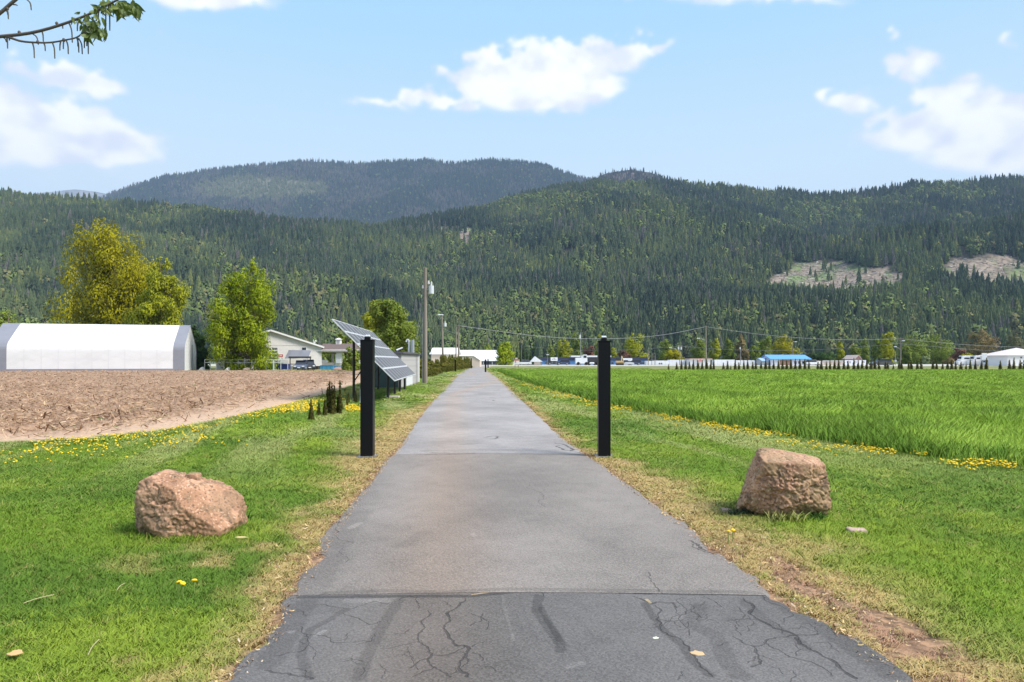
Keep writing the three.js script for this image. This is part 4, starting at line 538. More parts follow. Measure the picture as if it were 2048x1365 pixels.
// ---------- black gate posts ----------
const blackPaint = new THREE.MeshPhysicalMaterial({ color: new THREE.Color(0.0045, 0.005, 0.007), roughness: 0.4, specularIntensity: 0.42 }), galv = M([0.30, 0.30, 0.31], 0.45, 0.7), lensMat = M([0.70, 0.72, 0.74], 0.25, 0.2);
function gatePost(px, py, topPy, w, label, turn) {
  const d = dOf(py), pos = V(X(px, d), 0, -d), h = (py - topPy) / F * d, t = thing('gate_post', label, 'post', pos, 'black posts of the drive'), loc = (g) => { g.rotateY(turn); g.translate(pos.x, 0, pos.z); return g; };
  part(t, 'base_plate', loc(box(w * 1.5, 0.018, w * 1.5, 0, 0.012, 0, 0.004)), galv);
  part(t, 'column', loc(box(w, h - 0.02, w, 0, h / 2 + 0.012, 0, 0.008)), blackPaint);
  part(t, 'top_plate', loc(box(w * 1.06, 0.014, w * 1.06, 0, h + 0.010, 0, 0.003)), blackPaint);
  const lamp = part(t, 'solar_lamp', loc(box(w * 0.46, 0.05, w * 0.40, 0, h + 0.041, 0, 0.008)), blackPaint);
  const pn = box(w * 0.40, 0.030, w * 0.34, 0, 0, 0, 0.006); pn.rotateX(0.25); pn.translate(0, h + 0.078, 0); part(t, 'lamp_panel', loc(pn), lensMat, lamp);
  for (const sx of [-1, 1]) for (const sz of [-1, 1]) part(t, 'bolt', loc(new THREE.CylinderGeometry(0.011, 0.011, 0.016, 6).translate(sx * w * 0.64, 0.028, sz * w * 0.64)), galv);
  return t;
}
gatePost(735, 914, 682, 0.205, 'tall black square post left of the drive in front of the solar panels', 0.03);
gatePost(1208, 914, 684, 0.197, 'tall black square post right of the drive before the crop field', -0.02);
gatePost(910.5, 744, 720, 0.2, 'far black post beside the cedar hedge near the side path', 0.1); gatePost(971, 745, 720, 0.2, 'far black post on the crop field side of the drive', 0.1); gatePost(942.5, 737.4, 717.5, 0.2, 'farthest black post at the end of the cedar hedge', 0.1); gatePost(976, 737.4, 718, 0.2, 'farthest black post on the crop field side at the highway', 0.1);

// ---------- solar array ----------
{
  const A = V(X(790, 26), Yp(763, 26), -26), B = V(X(668, 26.3), Yp(640, 26.3), -26.3), C = V(X(831, 37.6), Yp(750, 37.6), -37.6);   // near low, near high, far low
  const ax = C.clone().sub(A); ax.y = 0; const len = ax.length(); ax.normalize(); const up = B.clone().sub(A); up.addScaledVector(ax, -up.dot(ax)); const hi = up.length(); up.normalize(); const nrm = up.clone().cross(ax).normalize(); if (nrm.y < 0) nrm.negate();
  const base = V((A.x + B.x) / 2, 0, -32), t = thing('solar_array', 'tilted solar panel array of five rows on black steel legs', 'solar array', base), cols = 10, rows = 5, pw = len / cols, ph = hi / rows;
  const basis = new THREE.Matrix4().makeBasis(ax, up, nrm), q = new THREE.Quaternion().setFromRotationMatrix(basis);
  const glass = new THREE.MeshPhysicalMaterial({ color: new THREE.Color(0.055, 0.056, 0.075), roughness: 0.28, clearcoat: 0.6, clearcoatRoughness: 0.12 }), alu = M([0.74, 0.74, 0.76], 0.4, 0.35), bus = M([0.42, 0.42, 0.45], 0.5, 0.3), steel = M([0.014, 0.014, 0.016], 0.5, 0.2);
  const cell = new THREE.BoxGeometry(pw - 0.05, ph - 0.05, 0.028), fr = 0.034, frame = mergeGeometries([box(pw - 0.012, fr, 0.04, 0, ph / 2 - fr / 2 - 0.006, 0), box(pw - 0.012, fr, 0.04, 0, -ph / 2 + fr / 2 + 0.006, 0), box(fr, ph - 2 * fr - 0.012, 0.04, pw / 2 - fr / 2 - 0.006, 0, 0), box(fr, ph - 2 * fr - 0.012, 0.04, -pw / 2 + fr / 2 + 0.006, 0, 0)]), mid = mergeGeometries([-0.25, 0, 0.25].map((k) => box(0.018, ph - 0.09, 0.004, k * pw, 0, 0.0162)));
  for (let i = 0; i < cols; i++) for (let j = 0; j < rows; j++) {
    const p = A.clone().addScaledVector(ax, (i + 0.5) * pw).addScaledVector(up, (j + 0.5) * ph).sub(base), m = new THREE.Mesh(cell, glass); m.name = 'panel'; m.position.copy(p); m.quaternion.copy(q); t.add(m);
    const f = new THREE.Mesh(frame, alu); f.name = 'frame'; m.add(f); const b = new THREE.Mesh(mid, bus); b.name = 'busbar'; m.add(b);
  }
  const at = (u, v, off = -0.06) => A.clone().addScaledVector(ax, u * len).addScaledVector(up, v * hi).addScaledVector(nrm, off);
  for (const v of [0.12, 0.5, 0.88]) part(t, 'purlin', bar(at(0.01, v), at(0.99, v), 0.035, 0.035, 6), steel);
  for (const u of [0.16, 0.40, 0.62, 0.86]) { part(t, 'rafter', bar(at(u, 0.06, -0.12), at(u, 0.94, -0.12), 0.04, 0.04, 6), steel); const lo = at(u, 0.16, -0.12), hiP = at(u, 0.74, -0.12); part(t, 'leg', bar(V(lo.x, -0.1, lo.z), lo, 0.055, 0.055, 8), steel); part(t, 'leg', bar(V(hiP.x, -0.1, hiP.z), hiP, 0.055, 0.055, 8), steel); part(t, 'brace', bar(V(hiP.x, 0.7, hiP.z), lo.clone().lerp(hiP, 0.5), 0.025, 0.025, 6), steel); }
  finish(t);
  const k = dOf(798), kp = V(X(785, k), 0, -k); solo('concrete_block', 'flat concrete block at the foot of the front solar array legs', 'block', box(0.55, 0.12, 0.3, kp.x, 0.06, kp.z, 0.02), M([0.50, 0.45, 0.38], 0.95), kp);
  const w = dOf(808), wp = V(X(721, w), 0, -w); solo('white_pipe', 'short white hooked pipe standing beside the tall black support', 'pipe', tube([V(wp.x - 0.02, -0.05, wp.z), V(wp.x, 0.3, wp.z), V(wp.x + 0.01, 0.56, wp.z), V(wp.x + 0.045, 0.61, wp.z), V(wp.x + 0.085, 0.55, wp.z), V(wp.x + 0.09, 0.42, wp.z)], 0.024, 8, 30), M([0.82, 0.82, 0.80], 0.5), wp);
}

// ---------- siding shed, mast, lamp ----------
{
  const N = V(X(803, 38), 0, -38), E = V(X(838, 47), 0, -47), along = E.clone().sub(N), L = along.length(); along.normalize(); const side = V(-along.z, 0, along.x).negate(); if (side.x > 0) side.negate();
  const base = N.clone().lerp(E, 0.5).addScaledVector(side, 0.85), t = thing('siding_shed', 'low shed with grey lap siding and white corner trim behind the solar panels', 'shed', base), ang = Math.atan2(-along.z, along.x), put = (g, u, v, y) => { g.rotateY(ang); const p = N.clone().addScaledVector(along, u).addScaledVector(side, v); g.translate(p.x, y, p.z); return g; }, h = 1.95;
  part(t, 'wall', put(box(L - 0.04, h, 1.6, 0, 0, 0), L / 2, 0.85, h / 2), M([0.36, 0.34, 0.34], 0.85));
  const board = new THREE.BoxGeometry(L - 0.5, 0.125, 0.03); board.rotateX(0.10);
  for (let i = 0; i < 15; i++) part(t, 'siding_board', put(board.clone(), L / 2 - 0.2, 0.03, 0.08 + i * 0.125), M(i % 3 ? [0.44, 0.42, 0.42] : [0.40, 0.385, 0.385], 0.8));
  part(t, 'corner_trim', put(box(0.34, h, 0.06, 0, 0, 0), L - 0.2, 0.0, h / 2), M([0.80, 0.80, 0.80], 0.6)); part(t, 'lower_panel', put(box(3.0, 0.85, 0.04, 0, 0, 0), 3.4, -0.02, 0.45), M([0.62, 0.63, 0.66], 0.7));
  part(t, 'end_door', put(box(0.05, 1.75, 1.35, 0, 0, 0), -0.02, 0.85, 0.9), M([0.02, 0.045, 0.05], 0.5)); part(t, 'roof', put(box(L + 0.3, 0.11, 1.95, 0, 0, 0), L / 2, 0.85, h + 0.05), M([0.09, 0.09, 0.10], 0.7));
  const m = E.clone().addScaledVector(along, -0.9).addScaledVector(side, 0.35), mast = thing('service_mast', 'grey and white electric service pipes on the shed roof', 'mast', V(m.x, h + 0.1, m.z));
  part(mast, 'conduit', bar(V(m.x, h + 0.1, m.z), V(m.x, h + 1.0, m.z), 0.13, 0.13, 10), M([0.42, 0.44, 0.47], 0.5)); part(mast, 'weather_head', tube([V(m.x - 0.24, h + 0.1, m.z), V(m.x - 0.24, h + 0.85, m.z), V(m.x - 0.27, h + 1.0, m.z), V(m.x - 0.38, h + 0.98, m.z), V(m.x - 0.42, h + 0.85, m.z)], 0.055, 8, 20), M([0.8, 0.8, 0.8], 0.5));
  const lp = P(797, 712, 42), lt = thing('yard_lamp', 'white lamp head on a slanted arm over the shed roof', 'lamp', V(lp.x, h + 0.1, lp.z)); part(lt, 'arm', tube([V(lp.x, h + 0.08, lp.z), P(794, 702, 42), P(796, 700, 42)], 0.02, 6, 8), M([0.3, 0.3, 0.3], 0.5)); const a = P(793, 701, 42), b = P(805, 696, 42); part(lt, 'lamp_head', bar(a, b, 0.06, 0.045, 8), M([0.82, 0.83, 0.84], 0.4));
}

// ---------- utility poles and wires ----------
const wood = new THREE.MeshStandardMaterial({ color: new THREE.Color(0.27, 0.235, 0.195), roughness: 0.95, map: grainTex(256, 9, 0.6, 1.25, 30, 3, 4) }), canMat = M([0.62, 0.64, 0.66], 0.45, 0.2), porcelain = M([0.55, 0.55, 0.55], 0.3), wireMat = M([0.30, 0.31, 0.33], 0.6), lampWhite = M([0.8, 0.82, 0.84], 0.4);
function pole(px, top, d, label, o = {}) {
  const x = X(px, d), h = Yp(top, d), pos = V(x, 0, -d), t = thing(o.name ?? 'utility_pole', label, o.cat ?? 'pole', pos, o.group), r = o.r ?? 0.14, lean = (o.lean ?? 0) * d / F;
  part(t, 'pole_shaft', bar(V(x, -0.2, -d), V(x + lean, h, -d), r, r * 0.68, 10), o.mat ?? wood);
  for (const [cy, w, dx = 0] of o.arms ?? []) part(t, 'crossarm', box(w * d / F, 0.12, 0.1, x + lean + dx * d / F, Yp(cy, d), -d + r + 0.05), wood);
  for (const [cx, cy, cw, ch] of o.cans ?? []) { const c = part(t, 'transformer', new THREE.CylinderGeometry(cw * d / F / 2, cw * d / F / 2, ch * d / F, 16).translate(X(cx, d), Yp(cy, d), -d), canMat); part(t, 'bushing', new THREE.CylinderGeometry(0.05, 0.07, 0.3, 8).translate(X(cx, d), Yp(cy - ch / 2, d) + 0.14, -d), porcelain, c); part(t, 'bracket', bar(V(x + lean * 0.8, Yp(cy, d), -d), V(X(cx, d), Yp(cy, d), -d), 0.04), galv, c); }
  for (const [ex, ey, sy] of o.lamps ?? []) { const a = part(t, 'lamp_arm', tube([P(px, sy, d), P((px + ex) / 2, lerp(sy, ey, 0.75), d), P(ex, ey, d)], 0.045, 6, 12), galv); part(t, 'lamp_head', box(0.8, 0.14, 0.3, X(ex, d), Yp(ey, d), -d, 0.05), lampWhite, a); }
  for (const [ix, iy] of o.pins ?? []) part(t, 'insulator', new THREE.CylinderGeometry(0.06, 0.08, 0.22, 8).translate(X(ix, d), Yp(iy, d) + 0.1, -d), porcelain);
  if (o.conduit) part(t, 'conduit', bar(V(x - r - 0.03, 0, -d + 0.05), V(x - r * 0.8 - 0.02, h * 0.62, -d + 0.05), 0.035), galv);
  return t;
}
const D1 = dOf(768);
pole(850.5, 536, D1, 'weathered wooden utility pole with grey transformer beside the siding shed', { r: 0.15, cans: [[862.5, 580, 10.5, 16]], pins: [[846, 577], [857, 568]], conduit: true });
pole(886.5, 630, 95, 'leaning wooden pole with small transformer and dark cable box by the hedge', { r: 0.17, lean: -3, cans: [[890, 650, 6, 7]], lamps: [[881, 630, 633]], pins: [[882, 637]] });
pole(917, 650, 112, 'wooden pole with a long crossarm above the cedar hedge, right of its twin', { r: 0.15, arms: [[652, 22, 6]] }); pole(912, 655, 110, 'wooden pole standing close before the crossarm pole', { r: 0.13 });
pole(862, 668, 125, 'thin grey pole between the transformer pole and the leaning pole', { r: 0.09 });
pole(1412, 652, 175, 'tall wooden pole with street lamp arm above the white greenhouse', { r: 0.19, lamps: [[1397, 677, 683]], arms: [[653, 4]] });
pole(1161, 665, 205, 'pale lamp pole in front of the reddish tree by the truck', { r: 0.12, mat: galv, cans: [[1160, 674, 3, 7]] }); pole(1360, 690, 205, 'pole with two white transformers beyond the white greenhouse', { r: 0.13, arms: [[692, 10]], cans: [[1357, 697, 3, 5], [1362.5, 697, 3, 5]], lamps: [[1341, 696, 704]] });
pole(1296.5, 700, 205, 'short pale post at the right end of the blue store', { r: 0.14 }); pole(1304, 707, 208, 'thin second post beyond the blue store end', { r: 0.09 }); pole(1310.5, 707, 208, 'thin third post beyond the blue store end', { r: 0.09 });
pole(1481.5, 695, 205, 'slim lamp pole behind the highway cedars near the greenhouse end', { r: 0.10, mat: galv, cans: [[1480.5, 697, 2.5, 3.5]] }); pole(1586, 683, 215, 'pole with a short lamp arm above the blue roof', { r: 0.13, lamps: [[1592, 684, 684]] }); pole(1567, 709, 205, 'thin flagpole in front of the blue roofed building', { r: 0.06, mat: galv });
pole(1802, 675, 185, 'pole with crossarms and curved street lamp right of the poplar', { r: 0.14, arms: [[678, 14, -2], [687, 8, -3]], lamps: [[1807, 682, 684], [1791, 694, 701]] }); pole(1791.5, 702, 190, 'thin post with a white lamp ball beside the poplar', { r: 0.08, mat: galv, cans: [[1791.5, 722, 3.4, 3.4]] }); pole(1095, 700.5, 200, 'slim white yard lamp before the blue store', { r: 0.06, mat: galv, lamps: [[1095.5, 710, 712]] });
pole(1043, 690, 235, 'thin distant pole behind the cedar screen', { r: 0.1 });
function wire(a, b, sag, r, label, group) { const m = a.clone().lerp(b, 0.5); m.y -= sag; const q1 = a.clone().lerp(b, 0.25); q1.y -= sag * 0.75; const q3 = a.clone().lerp(b, 0.75); q3.y -= sag * 0.75; solo('power_line', label, 'wire', tube([a, q1, m, q3, b], r, 5, 30), wireMat, a.clone(), group); }
wire(P(846, 577, D1), P(830, 690, 47), 0.3, 0.014, 'service cable drooping from the transformer pole to the shed mast'); wire(P(857, 568, D1), P(882, 637, 95), 0.9, 0.016, 'wire from the transformer pole to the leaning pole');
wire(P(917, 652, 112), P(1412, 654, 175), 2.6, 0.035, 'highway power line from the crossarm pole to the tall lamp pole'); wire(P(1412, 654, 175), P(1802, 678, 185), 1.4, 0.035, 'highway power line from the tall lamp pole to the pole by the poplar'); wire(P(1802, 678, 185), P(2250, 690, 190), 1.4, 0.03, 'highway power line running right from the pole by the poplar');
wire(P(880, 652, 150), P(917, 668, 112.2), 0.3, 0.02, 'thin wire left of the crossarm pole'); wire(P(1360, 693, 205), P(1802, 687, 185.2), 1.6, 0.022, 'lower highway wire behind the greenhouse'); wire(P(1043, 692, 235), P(1360, 693, 205.2), 1.4, 0.022, 'lower highway wire behind the blue store'); wire(P(1802, 688, 185.3), P(2250, 712, 190), 0.6, 0.022, 'lower highway wire right of the poplar pole');

// ---------- fabric shelter ----------
const clothTex = grainTex(512, 15, 0.94, 1.04, 7, 9, 5);
{
  const wd = 9, L = 24.8, ax = V(-0.967, 0, 0.256), back = V(-0.256, 0, -0.967), c0 = V(X(369, 100), 0, -100), base = c0.clone().addScaledVector(ax, L / 2).addScaledVector(back, wd / 2), t = thing('fabric_shelter', 'long white fabric storage shelter with grey end bands and skirt', 'shelter', base);
  const prof = [[0, 0], [0, 1.6], [0.02, 3.0], [0.12, 3.45], [0.45, 4.0], [2.4, 5.4], [4.5, 6.85], [6.6, 5.4], [8.55, 4.0], [8.88, 3.45], [8.98, 3.0], [9, 1.6], [9, 0]];
  const skin = (u0, u1, off, y0 = 0, y1 = 99, n = 8) => { const pos = [], uv = [], idx = [], cut = prof.filter(([, y]) => y >= y0 && y <= y1), rows = []; for (let k = 0; k < prof.length - 1; k++) { const a = prof[k], b = prof[k + 1]; for (let s = 0; s < 3; s++) { const q = [lerp(a[0], b[0], s / 3), lerp(a[1], b[1], s / 3)]; if (q[1] >= y0 - 1e-6 && q[1] <= y1 + 1e-6) rows.push(q); } } rows.push(prof.at(-1)); for (let i = 0; i <= n; i++) { const u = lerp(u0, u1, i / n); rows.forEach(([v, y], k) => { const cx = v - 4.5, s = 1 + off / Math.hypot(cx, y + 0.1), wob = 0.014 * (n2(u * 1.1, k * 0.5) - 0.5) * (off < 0.02 ? 1 : 0.3), p = c0.clone().addScaledVector(ax, u).addScaledVector(back, 4.5 + cx * s + wob); pos.push(p.x, y * (y > 3 ? s : 1) + wob, p.z); uv.push(u / 9, k / 9); }); } const m = rows.length; for (let i = 0; i < n; i++) for (let k = 0; k < m - 1; k++) { const a = i * m + k, b = a + 1, c = a + m, e = c + 1; idx.push(a, b, c, b, e, c); } const g = new THREE.BufferGeometry(); g.setAttribute('position', new THREE.Float32BufferAttribute(pos, 3)); g.setAttribute('uv', new THREE.Float32BufferAttribute(uv, 2)); g.setIndex(idx); g.computeVertexNormals(); return g; };
  const white = new THREE.MeshStandardMaterial({ color: new THREE.Color(0.72, 0.72, 0.73), roughness: 0.6, map: clothTex, side: THREE.DoubleSide }), grey = new THREE.MeshStandardMaterial({ color: new THREE.Color(0.225, 0.235, 0.275), roughness: 0.65, map: clothTex, side: THREE.DoubleSide });
  part(t, 'fabric_cover', skin(0.05, L - 0.05, 0, 0, 99, 60), white); part(t, 'grey_band', skin(0, 1.55, 0.03, 0, 99, 5), grey); part(t, 'grey_band', skin(L - 2.2, L, 0.03, 0, 99, 6), grey);
  for (let i = 1; i < 10; i++) part(t, 'rib_seam', skin(1.55 + i * 2.1, 1.55 + i * 2.1 + 0.09, 0.018, 0, 99, 1), M([0.66, 0.66, 0.68], 0.65));
  const sk = (v) => { const a = c0.clone().addScaledVector(back, v), b = a.clone().addScaledVector(ax, L), g = box(L, 0.30, 0.05, 0, 0, 0); g.rotateY(Math.atan2(-(b.z - a.z), b.x - a.x)); const m = a.lerp(b, 0.5); g.translate(m.x, 0.15, m.z); return g; };
  part(t, 'skirt', sk(-0.06), grey); part(t, 'skirt', sk(wd + 0.06), grey);
  const gable = (u) => { const s = new THREE.Shape(prof.map(([v, y]) => new THREE.Vector2(v, Math.max(0, y - 0.05)))), g = new THREE.ShapeGeometry(s), p = g.attributes.position; for (let i = 0; i < p.count; i++) { const q = c0.clone().addScaledVector(back, p.getX(i)).addScaledVector(ax, u); p.setXYZ(i, q.x, p.getY(i), q.z); } g.computeVertexNormals(); return g; };
  const g0 = part(t, 'end_wall', gable(0.10), white); part(t, 'end_wall', gable(L - 0.1), white);
  const q = c0.clone().addScaledVector(back, 5.6), dg = box(0.08, 3.9, 0.12, 0, 0, 0); dg.rotateY(Math.atan2(ax.z, -ax.x)); dg.translate(q.x + 0.03, 1.95, q.z); part(t, 'door_track', dg, M([0.25, 0.27, 0.32], 0.6), g0);
}

// ---------- barn, low building, awning ----------
const barnWhite = new THREE.MeshStandardMaterial({ color: new THREE.Color(0.74, 0.70, 0.67), roughness: 0.85, map: clothTex }), trimWhite = M([0.80, 0.79, 0.77], 0.7), darkGlass = new THREE.MeshPhysicalMaterial({ color: new THREE.Color(0.03, 0.035, 0.045), roughness: 0.15 });
{
  const d = 114, base = V(X(540, d), 0, -d), t = thing('barn', 'white gabled barn with dark door and tarp awning behind the upright tree', 'barn', base), cx = X(541, d), half = X(634, d) - cx, eave = Yp(694, d), apex = Yp(662, d), dep = 18;
  const wall = prism([[-half, 0], [half, 0], [half, eave], [0, apex], [-half, eave]], dep); wall.translate(cx, 0, -d - dep); part(t, 'wall', wall, barnWhite);
  const sl = Math.hypot(half + 0.4, apex - eave + 0.15), an = Math.atan2(apex - eave, half);
  for (const s of [-1, 1]) { const r = box(sl, 0.16, dep + 0.8, 0, 0, 0); r.rotateZ(-s * an); r.translate(cx + s * half * 0.52, (eave + apex) / 2 + 0.09, -d - dep / 2); const rf = part(t, 'roof', r, M([0.42, 0.40, 0.39], 0.7)); const f = box(sl, 0.22, 0.06, 0, 0, 0); f.rotateZ(-s * an); f.translate(cx + s * half * 0.52, (eave + apex) / 2 - 0.02, -d + 0.44); part(t, 'fascia', f, trimWhite, rf); }
  part(t, 'belt_line', slab(d, 505, 690.3, 633, 691, 0.03, 0.03), M([0.58, 0.55, 0.53], 0.8));
  const dr = part(t, 'garage_door', slab(d, 512, 696, 553, 738, 0.1, 0.06), M([0.10, 0.10, 0.12], 0.6)); for (const y of [701, 707.5, 714, 720.5, 727]) part(t, 'door_rail', slab(d, 512.4, y, 552.6, y + 1.4, 0.04, 0.11), trimWhite, dr); part(t, 'door_stile', slab(d, 541.5, 696.3, 543, 737.7, 0.045, 0.12), trimWhite, dr);
  const w = part(t, 'window', slab(d, 596.5, 694, 606, 703, 0.08, 0.05), trimWhite); part(t, 'pane', slab(d, 597.6, 695, 605, 702.2, 0.05, 0.08), darkGlass, w);
  part(t, 'plinth', slab(d, 553.5, 733, 634, 742, 0.1, 0.05), M([0.40, 0.36, 0.31], 0.95));
  const sg = part(t, 'notice_board', slab(d, 554.5, 708.5, 563.5, 727, 0.05, 0.08), M([0.72, 0.74, 0.76], 0.6)); part(t, 'red_header', slab(d, 554.8, 709, 563.2, 714.5, 0.03, 0.10), M([0.50, 0.12, 0.11], 0.6), sg); part(t, 'red_header_mark', slab(d, 557, 710.5, 561, 712.6, 0.02, 0.115), M([0.7, 0.5, 0.48], 0.6), sg);
  t.rotation.y = 0.33; t.scale.x = 1.06;
  const a = thing('awning', 'grey tarp awning on posts at the barn wall above the car', 'awning', V(X(600, d - 2), 0, -(d - 2))); const cg = new THREE.PlaneGeometry(X(623, d) - X(577, d), 2.4, 14, 6), cp = cg.attributes.position; for (let i = 0; i < cp.count; i++) cp.setZ(i, (n2(cp.getX(i) * 1.6, cp.getY(i) * 2.2) - 0.5) * 0.16); cg.rotateX(-0.95); cg.translate(X(600, d), Yp(709, d), -d + 1.05); cg.computeVertexNormals(); part(a, 'tarp', cg, M([0.19, 0.195, 0.225], 0.55));
  part(a, 'valance', slab(d - 2, 577, 713.3, 622, 717, 0.05), M([0.07, 0.07, 0.08], 0.7)); for (const px of [578.5, 619]) part(a, 'post', slab(d - 2, px, 716.5, px + 1.6, 747.6, 0.12, -0.1), M([0.12, 0.10, 0.09], 0.9)); part(a, 'rail', slab(d - 2, 580.3, 728, 592, 729.5, 0.06, -0.12), M([0.14, 0.12, 0.11], 0.9));
}
{
  const d = 117, base = V(X(680, d), 0, -d), t = thing('low_building', 'low white building with brown shingle roof and open bays beside the barn', 'building', base), x0 = 635.5, x1 = 735, dep = 9, wallM = M([0.73, 0.70, 0.66], 0.85);
  for (const z of [0.0, -dep + 0.25]) { for (const [a, b] of [[x0, 640.3], [670.5, 684], [713, x1]]) part(t, 'wall', slab(d, a, 705, b, 737.8, 0.25, z), wallM); part(t, 'wall', slab(d, x0, 699, x1, 704.97, 0.25, z), wallM); for (const [a, b] of [[640.3, 670.5], [684, 713]]) part(t, 'sill_wall', slab(d, a + 0.05, 725.5, b - 0.05, 737.8, 0.24, z), M([0.42, 0.37, 0.33], 0.9)); }
  part(t, 'lintel', slab(d, 639, 706.2, 672, 708.4, 0.05, 0.06), M([0.16, 0.13, 0.11], 0.9)); part(t, 'board', slab(d, 641, 720, 654, 725.4, 0.05, -0.3), M([0.72, 0.70, 0.68], 0.8)); part(t, 'panel_box', slab(d, 672.5, 718.5, 681.5, 727, 0.25, 0.26), M([0.66, 0.66, 0.70], 0.7));
  const eave = Yp(702, d), rid = Yp(687, d), pr = prism([[0.5, eave], [-dep / 2, rid + 0.05], [-dep - 0.5, eave], [-dep - 0.5, eave - 0.18], [-dep / 2, rid - 0.13], [0.5, eave - 0.18]], X(x1, d) - X(x0, d) + 0.6); pr.rotateY(-Math.PI / 2); pr.rotateY(Math.PI); const bb = new THREE.Box3().setFromBufferAttribute(pr.attributes.position); pr.translate(X(x0, d) - 0.3 - bb.min.x, 0, -d + 0.5 - bb.max.z); 
  const roof = part(t, 'roof', pr, new THREE.MeshStandardMaterial({ color: new THREE.Color(0.155, 0.112, 0.100), roughness: 0.95, map: grainTex(256, 19, 0.7, 1.2, 20, 20, 4), side: THREE.DoubleSide })); part(t, 'gutter', slab(d, x0, 701.8, x1, 703.2, 0.1, 0.62), trimWhite, roof);
  const dd = d + 4.4; const cu = part(t, 'cupola', slab(dd, 672.6, 679, 681.8, 691, 0.85, 0.4), trimWhite); part(t, 'louvre', slab(dd, 675, 681.6, 679.5, 687.4, 0.05, 0.44), M([0.45, 0.46, 0.47], 0.7), cu); const cr = new THREE.ConeGeometry(0.82, 0.3, 4); cr.rotateY(Math.PI / 4); cr.translate(X(677.2, dd), Yp(678, dd) + 0.02, -dd); part(t, 'cupola_roof', cr, trimWhite, cu);
  const v = thing('roof_vent', 'white hooked vent pipe and thin stack on the low roof edge', 'vent', V(X(629, d), Yp(694, d), -d - 1)); part(v, 'vent_pipe', tube([P(629.5, 696, d + 1), P(629.5, 684, d + 1), P(631, 682, d + 1), P(632.5, 683.5, d + 1)], 0.09, 8, 16), trimWhite); part(v, 'stack', bar(P(626.6, 696, d + 1), P(626.6, 679.5, d + 1), 0.06), M([0.6, 0.6, 0.6], 0.5));
}
{ // farmyard bits
  const bin = (d, x0, y0, x1, y1, col, name, label, cat) => { const t = thing(name, label, cat, V(X((x0 + x1) / 2, d), 0, -d)); const a = P(x0, y1, d), b = P(x1, y0, d), w = b.x - a.x, h = b.y; const g = box(w, h - 0.06, 1.4, (a.x + b.x) / 2, (h - 0.06) / 2 + 0.03, -d - 0.7, 0.05); part(t, 'body', g, M(col, 0.55)); part(t, 'rim', box(w + 0.08, 0.08, 1.48, (a.x + b.x) / 2, h, -d - 0.7, 0.02), M(col.map((c) => c * 0.7), 0.5)); for (let i = 0; i < 3; i++) part(t, 'rib', box(0.07, h - 0.2, 0.05, lerp(a.x, b.x, 0.2 + i * 0.3), h / 2, -d + 0.02), M(col.map((c) => c * 0.8), 0.55)); };
  bin(109, 531, 729.5, 546, 742, [0.015, 0.16, 0.035], 'waste_bin', 'green steel waste bin behind the tube gates', 'bin'); bin(109.5, 553, 729, 575.5, 742, [0.012, 0.03, 0.16], 'waste_bin', 'dark blue steel waste bin behind the tube gates', 'bin'); bin(112, 623, 733, 636, 741, [0.055, 0.035, 0.03], 'wooden_trough', 'dark brown trough between the car and the blue tubs', 'trough');
  bin(111, 640, 731.5, 667, 742, [0.06, 0.30, 0.55], 'blue_tub', 'long light blue tub before the low building', 'tub'); bin(111.3, 668, 732, 682, 742, [0.20, 0.36, 0.55], 'blue_tub', 'shorter pale blue tub beside the bush', 'tub');
  const pipe = M([0.62, 0.63, 0.64], 0.45, 0.2);
  [[409, 432], [433.5, 461], [462.5, 489], [490.5, 516], [517.5, 546], [547.5, 575]].forEach(([a, b], i) => { const d = 105.5 + (i % 2) * 0.25, t = thing('tube_gate', 'grey tubular livestock gate panel at the field edge before the barn', 'gate', V(X((a + b) / 2, d), 0, -d), 'tube gate panels'), r = 0.055, top = 720, bot = 740.5; for (const y of [top, 725.5, bot]) part(t, 'rail', bar(P(a, y, d), P(b, y, d), r), pipe); for (const u of [0, 0.5, 1]) part(t, 'upright', bar(P(lerp(a, b, u), top, d), V(X(lerp(a, b, u), d), -0.02, -d), r), pipe); });
  const d = 104.5, heap = (px, w, h, col, label, seed) => { const pos = V(X(px, d), 0, -d), g = boulder([[0, 1, 0.2, h], [0.8, 0.7, 0.2, w * 0.7], [-0.7, 0.8, 0.1, w * 0.6], [1, 0, 0, w], [-1, 0, 0, w], [0, -1, 0, h * 0.4], [0, 0, 1, w], [0, 0, -1, w]], 5, 0.06, seed, [col, col.map((c) => c * 0.85), col.map((c) => c * 0.9), col.map((c) => c * 1.1), col.map((c) => c * 0.6)], 10); g.translate(pos.x, 0.1, pos.z); solo('tarp_heap', label, 'heap', g, VC(0.8), pos); };
  heap(403, 0.45, 0.75, [0.70, 0.70, 0.70], 'white crumpled tarp heap at the shelter end of the gates', 21); heap(455, 0.4, 0.55, [0.76, 0.75, 0.74], 'white tarp peak at the foot of the tube gates', 22); heap(675, 0.9, 0.3, [0.32, 0.20, 0.16], 'reddish brown soil heap at the field edge by the bush', 23); heap(492, 0.6, 0.25, [0.42, 0.33, 0.28], 'low brown debris heap under the upright tree', 24);
}

